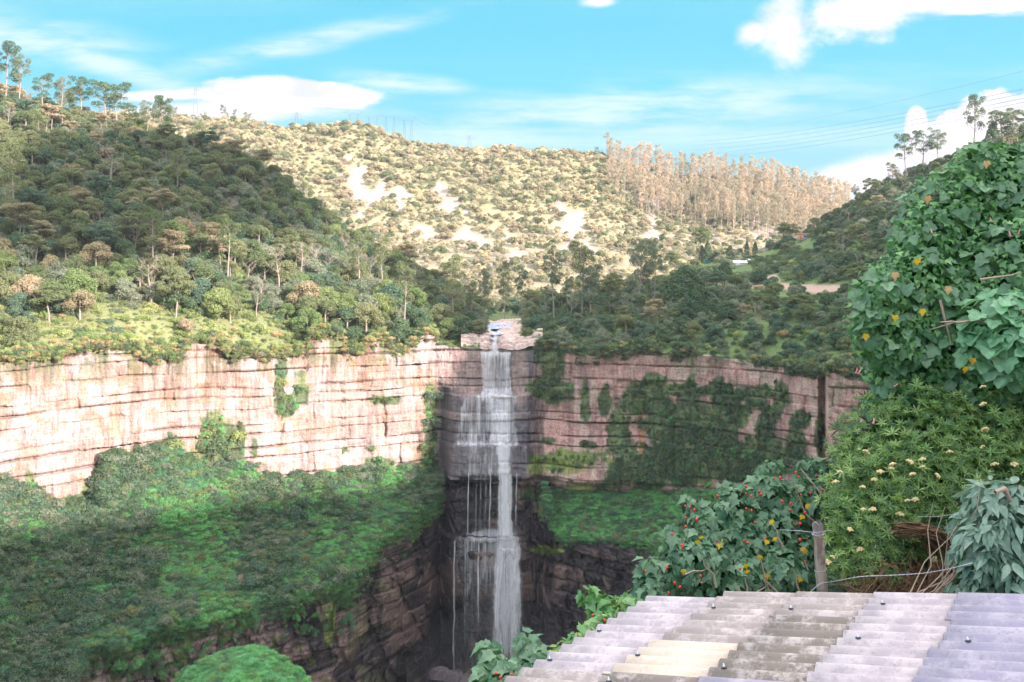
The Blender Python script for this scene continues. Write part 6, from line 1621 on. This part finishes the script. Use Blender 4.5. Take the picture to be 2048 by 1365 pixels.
stems(vine, [(pt(2048, 640, 8.4), pt(1860, 660, 8.6)), (pt(1880, 600, 8.5), pt(1900, 700, 8.6)), (pt(1960, 640, 8.4), pt(1880, 645, 8.3)), (pt(2046, 620, 8.3), pt(2020, 735, 8.3)), (pt(1960, 560, 8.6), pt(2040, 545, 8.6))] + [(pt(1960 + rng.normal(0, 40), 900, 9.5), pt(1970 + rng.normal(0, 40), 560 + rng.normal(0, 50), 9.6)) for _ in range(12)], TWIG, .012, 1006)

# ---- bush with whorled narrow leaves and cream flowers
WB = [(1760, 880, 90, 8.9), (1850, 860, 100, 8.8), (1950, 860, 110, 8.8), (2050, 880, 120, 8.8), (1720, 960, 75, 8.7), (1800, 970, 110, 8.6), (1900, 960, 120, 8.6), (2000, 970, 120, 8.6), (1710, 1050, 60, 8.5), (1770, 1060, 80, 8.4), (1850, 1050, 85, 8.5), (1690, 1120, 40, 8.3), (1750, 1130, 60, 8.3), (1700, 900, 30, 8.8), (1940, 1040, 70, 8.5), (1690, 1010, 40, 8.6), (1670, 1080, 24, 8.4)]
wb = empty('flowering_bush', (float(pt(1850, 1100, 8.8).x), 8.9, bank_z(3.6, 8.9))); tag(wb, 'bush of narrow whorled leaves with cream flower heads below the vine', 'bush')
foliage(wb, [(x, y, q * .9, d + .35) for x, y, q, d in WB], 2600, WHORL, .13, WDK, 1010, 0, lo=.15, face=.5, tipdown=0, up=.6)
foliage(wb, WB, 4600, WHORL, .068, WILL, 1011, 0, 'leaf_whorl', lo=.7, face=.75, tipdown=0, up=.75)
foliage(wb, WB, 420, WHORL, .08, leaf_mat('whorl_tip_leaf', (0.13, 0.25, 0.08), (0.24, 0.34, 0.12), .3, useattr=True), 1012, 240, 'leaf_whorl', lo=.97, face=.75, tipdown=0, up=.75)
flowers(wb, None or WB, 1, CLU, .062, PALEF, 'flower_head', 1013, at=[(x, y, 8.2) for x, y in [(1785, 930), (1732, 905), (1820, 925), (1845, 935), (1825, 950), (1760, 945), (1725, 975), (1748, 960), (1965, 775), (1966, 810), (1970, 860), (1965, 895), (1990, 930), (2028, 930), (1845, 920), (1875, 952), (1800, 1030), (1740, 1128), (1655, 1125), (1665, 1115), (1726, 1020), (1745, 1020), (1760, 1050), (1755, 1095), (1770, 1060), (1680, 945), (1672, 965), (1783, 938), (1900, 905), (1815, 1002), (1830, 1000), (1868, 1120), (1790, 1135), (1700, 1060), (1720, 1100)]])
stems(wb, [(pt(1850 + rng.normal(0, 60), 1230, 8.9), pt(1850 + rng.normal(0, 120), 960 + rng.normal(0, 50), 8.7)) for _ in range(40)], TWIG, .012, 1014)

# ---- mallow bush with red bells
FB = [(1660, 950, 34, 9.4), (1630, 950, 30, 9.4), (1580, 1000, 50, 9.3), (1530, 990, 40, 9.2), (1535, 950, 24, 9.3), (1500, 990, 30, 9.2), (1445, 985, 22, 9.2), (1465, 1030, 50, 9.1), (1400, 1030, 26, 9.1), (1380, 1005, 14, 9.1), (1410, 1070, 48, 9.0), (1345, 1065, 16, 9.0), (1355, 1110, 40, 8.9), (1300, 1140, 24, 8.8), (1320, 1160, 44, 8.8), (1400, 1140, 60, 8.8), (1480, 1110, 66, 9.0), (1550, 1080, 66, 9.1), (1620, 1020, 52, 9.2), (1650, 990, 34, 9.3), (1480, 1170, 60, 8.8), (1560, 1160, 60, 8.8), (1615, 1110, 44, 9.0), (1600, 1180, 40, 8.8), (1300, 1190, 30, 8.7), (1620, 935, 22, 9.4), (1545, 935, 16, 9.3)]
mb = empty('mallow_bush', (float(pt(1480, 1200, 9.1).x), 9.1, bank_z(2.1, 9.1))); tag(mb, 'broad-leaved bush dotted with red hanging flowers behind the roof', 'bush')
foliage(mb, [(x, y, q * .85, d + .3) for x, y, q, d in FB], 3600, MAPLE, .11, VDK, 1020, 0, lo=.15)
foliage(mb, FB, 4200, MAPLE, .088, MALL, 1021, 280, lo=.72, face=.75, up=.35, tipdown=1.1)
RF = [(1344, 1066), (1371, 1011), (1380, 1013), (1393, 1037), (1372, 1051), (1363, 1089), (1365, 1093), (1435, 1086), (1492, 987), (1502, 990), (1518, 981), (1522, 987), (1563, 1001), (1566, 1002), (1582, 1018), (1504, 1019), (1511, 1044), (1497, 1084), (1531, 1076), (1595, 1047), (1600, 1045), (1610, 1023), (1620, 985), (1592, 943), (1491, 971), (1434, 990), (1333, 1133), (1350, 1164), (1291, 1141), (1349, 1197), (1336, 1184), (1403, 1165), (1611, 1122), (1480, 1136), (1630, 1093), (1600, 1077), (1659, 962), (1549, 955), (1560, 953), (1597, 952), (1583, 1005), (1601, 989), (1371, 1035), (1493, 1016), (1390, 1018), (1645, 978), (1632, 950), (1400, 1150), (1487, 1080), (1362, 1172)]
flowers(mb, None or FB, 1, BELL, .021, REDF, 'flower', 1022, at=[(x, y, 8.45 if y > 1060 else 8.7) for x, y in RF])
leaf_objs('yellow_leaf', IVY, *(lambda P: (P, frames(np.array([[-.1, -1, .2]] * len(P)) + rng.normal(0, .3, (len(P), 3)), np.array([[0, 0, -1.]] * len(P)) + rng.normal(0, .3, (len(P), 3))), np.full(len(P), .055)))(np.array([np.array(pt(x, y, 8.4)) for x, y in [(1614, 1008), (1446, 1078), (1440, 1088), (1541, 1040), (1535, 1080), (1548, 1075), (1605, 1095), (1609, 1098), (1490, 1128), (1494, 1140), (1601, 1156), (1606, 1030), (1534, 1148), (1367, 1138), (1403, 1072), (1395, 1080), (1520, 1110)]])), YEL, mb)
stems(mb, [(pt(a[0], a[1], 8.5), pt(a[2], a[3], 8.5)) for a in [(1432, 1175, 1405, 1115), (1560, 1190, 1510, 1100), (1495, 1190, 1490, 1155), (1600, 1188, 1586, 1140), (1567, 1095, 1545, 1050), (1480, 1195, 1470, 1165), (1370, 1150, 1415, 1138), (1425, 1200, 1370, 1193), (1540, 1195, 1525, 1150), (1616, 1140, 1610, 1125), (1500, 1195, 1540, 1165)]], TWIG, .009, 1023, 'stem', True)
stems(mb, [(pt(1480 + rng.normal(0, 70), 1240, 9.1), pt(1500 + rng.normal(0, 90), 1060 + rng.normal(0, 40), 9.1)) for _ in range(40)], STEM, .010, 1024)

# ---- small bushes along the left eave
SB = [(1178, 1190, 18, 7.9), (1190, 1210, 22, 7.9), (1215, 1215, 26, 7.9), (1240, 1215, 22, 8.1), (1262, 1200, 18, 8.2), (1230, 1240, 22, 7.8), (1205, 1240, 18, 7.7), (1185, 1262, 22, 7.5), (1160, 1290, 24, 7.3), (1205, 1275, 20, 7.4), (1270, 1215, 14, 8.2)]
s1 = empty('mallow_bush', (float(pt(1220, 1300, 7.8).x), 7.9, -4.4)); tag(s1, 'small mallow shoots with orange-red flowers peeping up left of the roof eave', 'bush')
foliage(s1, SB, 330, MAPLE, .105, leaf_mat('young_mallow_leaf', (0.08, 0.20, 0.07), (0.13, 0.27, 0.10), .35, useattr=True), 1030, 120, lo=.4, tipdown=1.2)
foliage(s1, [(1240, 1215, 24, 7.8), (1265, 1225, 16, 7.9), (1200, 1262, 30, 7.4), (1180, 1285, 30, 7.2), (1150, 1300, 26, 7.1), (1120, 1312, 20, 7.0)], 420, LANCE, .05, WILL, 1031, 0, lo=.3)
flowers(s1, None or SB, 1, BELL, .022, REDF, 'flower', 1032, at=[(x, y, 7.35) for x, y in [(1185, 1229), (1209, 1238), (1236, 1233), (1214, 1248), (1241, 1233), (1218, 1240)]])
stems(s1, [(pt(1180 + i * 9, 1330, 7.6), pt(1178 + i * 9, 1200, 7.9)) for i in range(9)], STEM, .008, 1033)
LB = [(978, 1300, 22, 6.6), (985, 1330, 26, 6.5), (970, 1352, 22, 6.4), (1015, 1350, 26, 6.4), (1000, 1370, 30, 6.3), (1055, 1285, 22, 6.8), (1060, 1310, 26, 6.7), (1070, 1335, 28, 6.5), (1045, 1350, 26, 6.4), (1090, 1325, 18, 6.7), (1012, 1325, 14, 6.5), (1040, 1380, 30, 6.3)]
s2 = empty('mallow_bush', (float(pt(1020, 1400, 6.5).x), 6.5, -4.6)); tag(s2, 'low mallow bush at the bottom edge in front of the waterfall foot', 'bush')
foliage(s2, LB, 620, MAPLE, .095, MALL, 1040, 200, lo=.35, tipdown=1.3)
flowers(s2, None or LB, 1, BELL, .020, REDF, 'flower', 1042, at=[(992, 1345, 6.0), (1023, 1347, 6.0), (1002, 1352, 6.05)])
stems(s2, [(pt(990 + i * 11, 1420, 6.5), pt(985 + i * 11, 1300, 6.6)) for i in range(8)], STEM, .008, 1043)
foliage(s2, [(1100, 1315, 16, 6.9), (1125, 1300, 18, 7.1), (1140, 1285, 12, 7.2), (1110, 1330, 20, 6.8)], 260, LANCE, .05, WILL, 1044, 0, lo=.3)

# ---- lance-leaved climber, lower right corner
PB = [(1975, 1010, 50, 7.4), (2030, 1010, 50, 7.3), (2010, 1070, 70, 7.2), (1940, 1050, 34, 7.5), (1990, 1130, 40, 7.1), (2045, 1150, 44, 7.0), (1955, 1160, 30, 7.2), (1925, 1180, 26, 7.2), (1980, 1100, 60, 7.2), (2040, 1200, 30, 7.0), (1920, 1100, 22, 7.4)]
pb = empty('climber', (float(pt(2000, 1200, 7.4).x), 7.4, bank_z(3.6, 7.4))); tag(pb, 'grey-green climber with long pointed hanging leaves at the lower right edge', 'climber')
foliage(pb, [(x, y, q * .9, d + .25) for x, y, q, d in PB], 1300, LANCE, .17, VDK, 1050, 0, lo=.2)
foliage(pb, PB, 1300, LANCE, .12, LANM, 1051, 260, lo=.72, tipdown=1.3, face=.7)
stems(pb, [(pt(1900 + rng.normal(0, 40), 1200, 7.3), pt(1960 + rng.normal(0, 60), 1060 + rng.normal(0, 40), 7.3)) for _ in range(30)], TWIG, .006, 1052)

# ---- brown dry undergrowth and roots under the bush
def undergrowth():
    r = np.random.default_rng(77); parts = []
    for i in range(900):
        x, y = 1700 + 340 * r.random(), 1195 - 30 * r.random(); d = 8.0 + .9 * r.random()
        a = np.array(pt(x, y + 15, d)); L_ = .12 + .3 * r.random(); a2 = r.normal(0, .5); e = a + np.array([math.sin(a2) * L_, r.normal(0, .1), L_ * math.cos(a2)]); m_ = (a + e) / 2 + r.normal(0, .05, 3)
        parts.append(tube([a, m_, e], [.004, .003, .0015], 3))
    for i in range(150):   # the tangled arching roots
        th0 = r.normal(0, .3); q = 60 + 50 * r.random(); P = []
        for k in range(7):
            t_ = k / 6 * 1.5; P.append(np.array(pt(1820 + 20 * th0 * 3 + q * math.sin(t_) - 6 * r.random(), 1045 + (i % 30) + q * 1.1 * (1 - math.cos(t_)), 8.05 + .15 * r.random() + .2 * t_)))
        parts.append(tube(P, .0045, 3))
    c, f = join(parts); tag(link('dry_undergrowth', mesh_np('dry_undergrowth', c, f, simple_mat('dry_stems', (0.34, 0.20, 0.12), .9, 6, .4))), 'tangle of brown dry stems and roots under the flowering bush', None, None, 'stuff')
    P = W(1700 + 340 * r.random(700), 1120 + 80 * r.random(700), 8.3 + .5 * r.random(700)); n_ = r.normal(0, 1, (700, 3)); n_[:, 1] -= .6
    leafcloud('dry_leaves', IVY, P, frames(n_, r.normal(0, 1, (700, 3))), .03 + .04 * r.random(700), BRN, None, label='x')
undergrowth()
tag(bpy.data.objects['dry_leaves'], 'brown dead leaves caught under the flowering bush', None, None, 'stuff')
cut = simple_mat('cut_wood', (0.36, 0.28, 0.22), .9, 12, .3)
c, f = tube([np.array(pt(1990, 985, 7.0)), np.array(pt(2008, 978, 7.05)), np.array(pt(2022, 1003, 7.1))], [.012, .02, .012], 8)
tag(link('broken_branch', mesh_np('broken_branch', c, f, cut)), 'broken pale branch stub sticking out of the climber', 'branch')
# bare grassy twigs between mallow and roof

# ------------------------------------------------------------------ haze
def haze():
    x0, x1, y0, y1, z0, z1 = -1900, 1900, -1500, 1960, -141.0, 420.0
    v = np.array([(x, y, z) for x in (x0, x1) for y in (y0, y1) for z in (z0, z1)], float)
    f = np.array([(0, 1, 3, 2), (4, 6, 7, 5), (0, 4, 5, 1), (2, 3, 7, 6), (0, 2, 6, 4), (1, 5, 7, 3)])
    m = bpy.data.materials.new('haze'); m.use_nodes = True
    nt_ = m.node_tree
    for n in list(nt_.nodes): nt_.nodes.remove(n)
    o_ = nt_.nodes.new('ShaderNodeOutputMaterial'); v_ = nt_.nodes.new('ShaderNodeVolumePrincipled')
    v_.inputs['Color'].default_value = (0.95, 0.95, 1.0, 1); v_.inputs['Density'].default_value = 0.00010; v_.inputs['Anisotropy'].default_value = 0.2
    nt_.links.new(v_.outputs[0], o_.inputs['Volume'])
    o = link('haze', mesh_np('haze', v, f, m)); tag(o, 'thin pale valley haze', None, None, 'stuff')
haze()
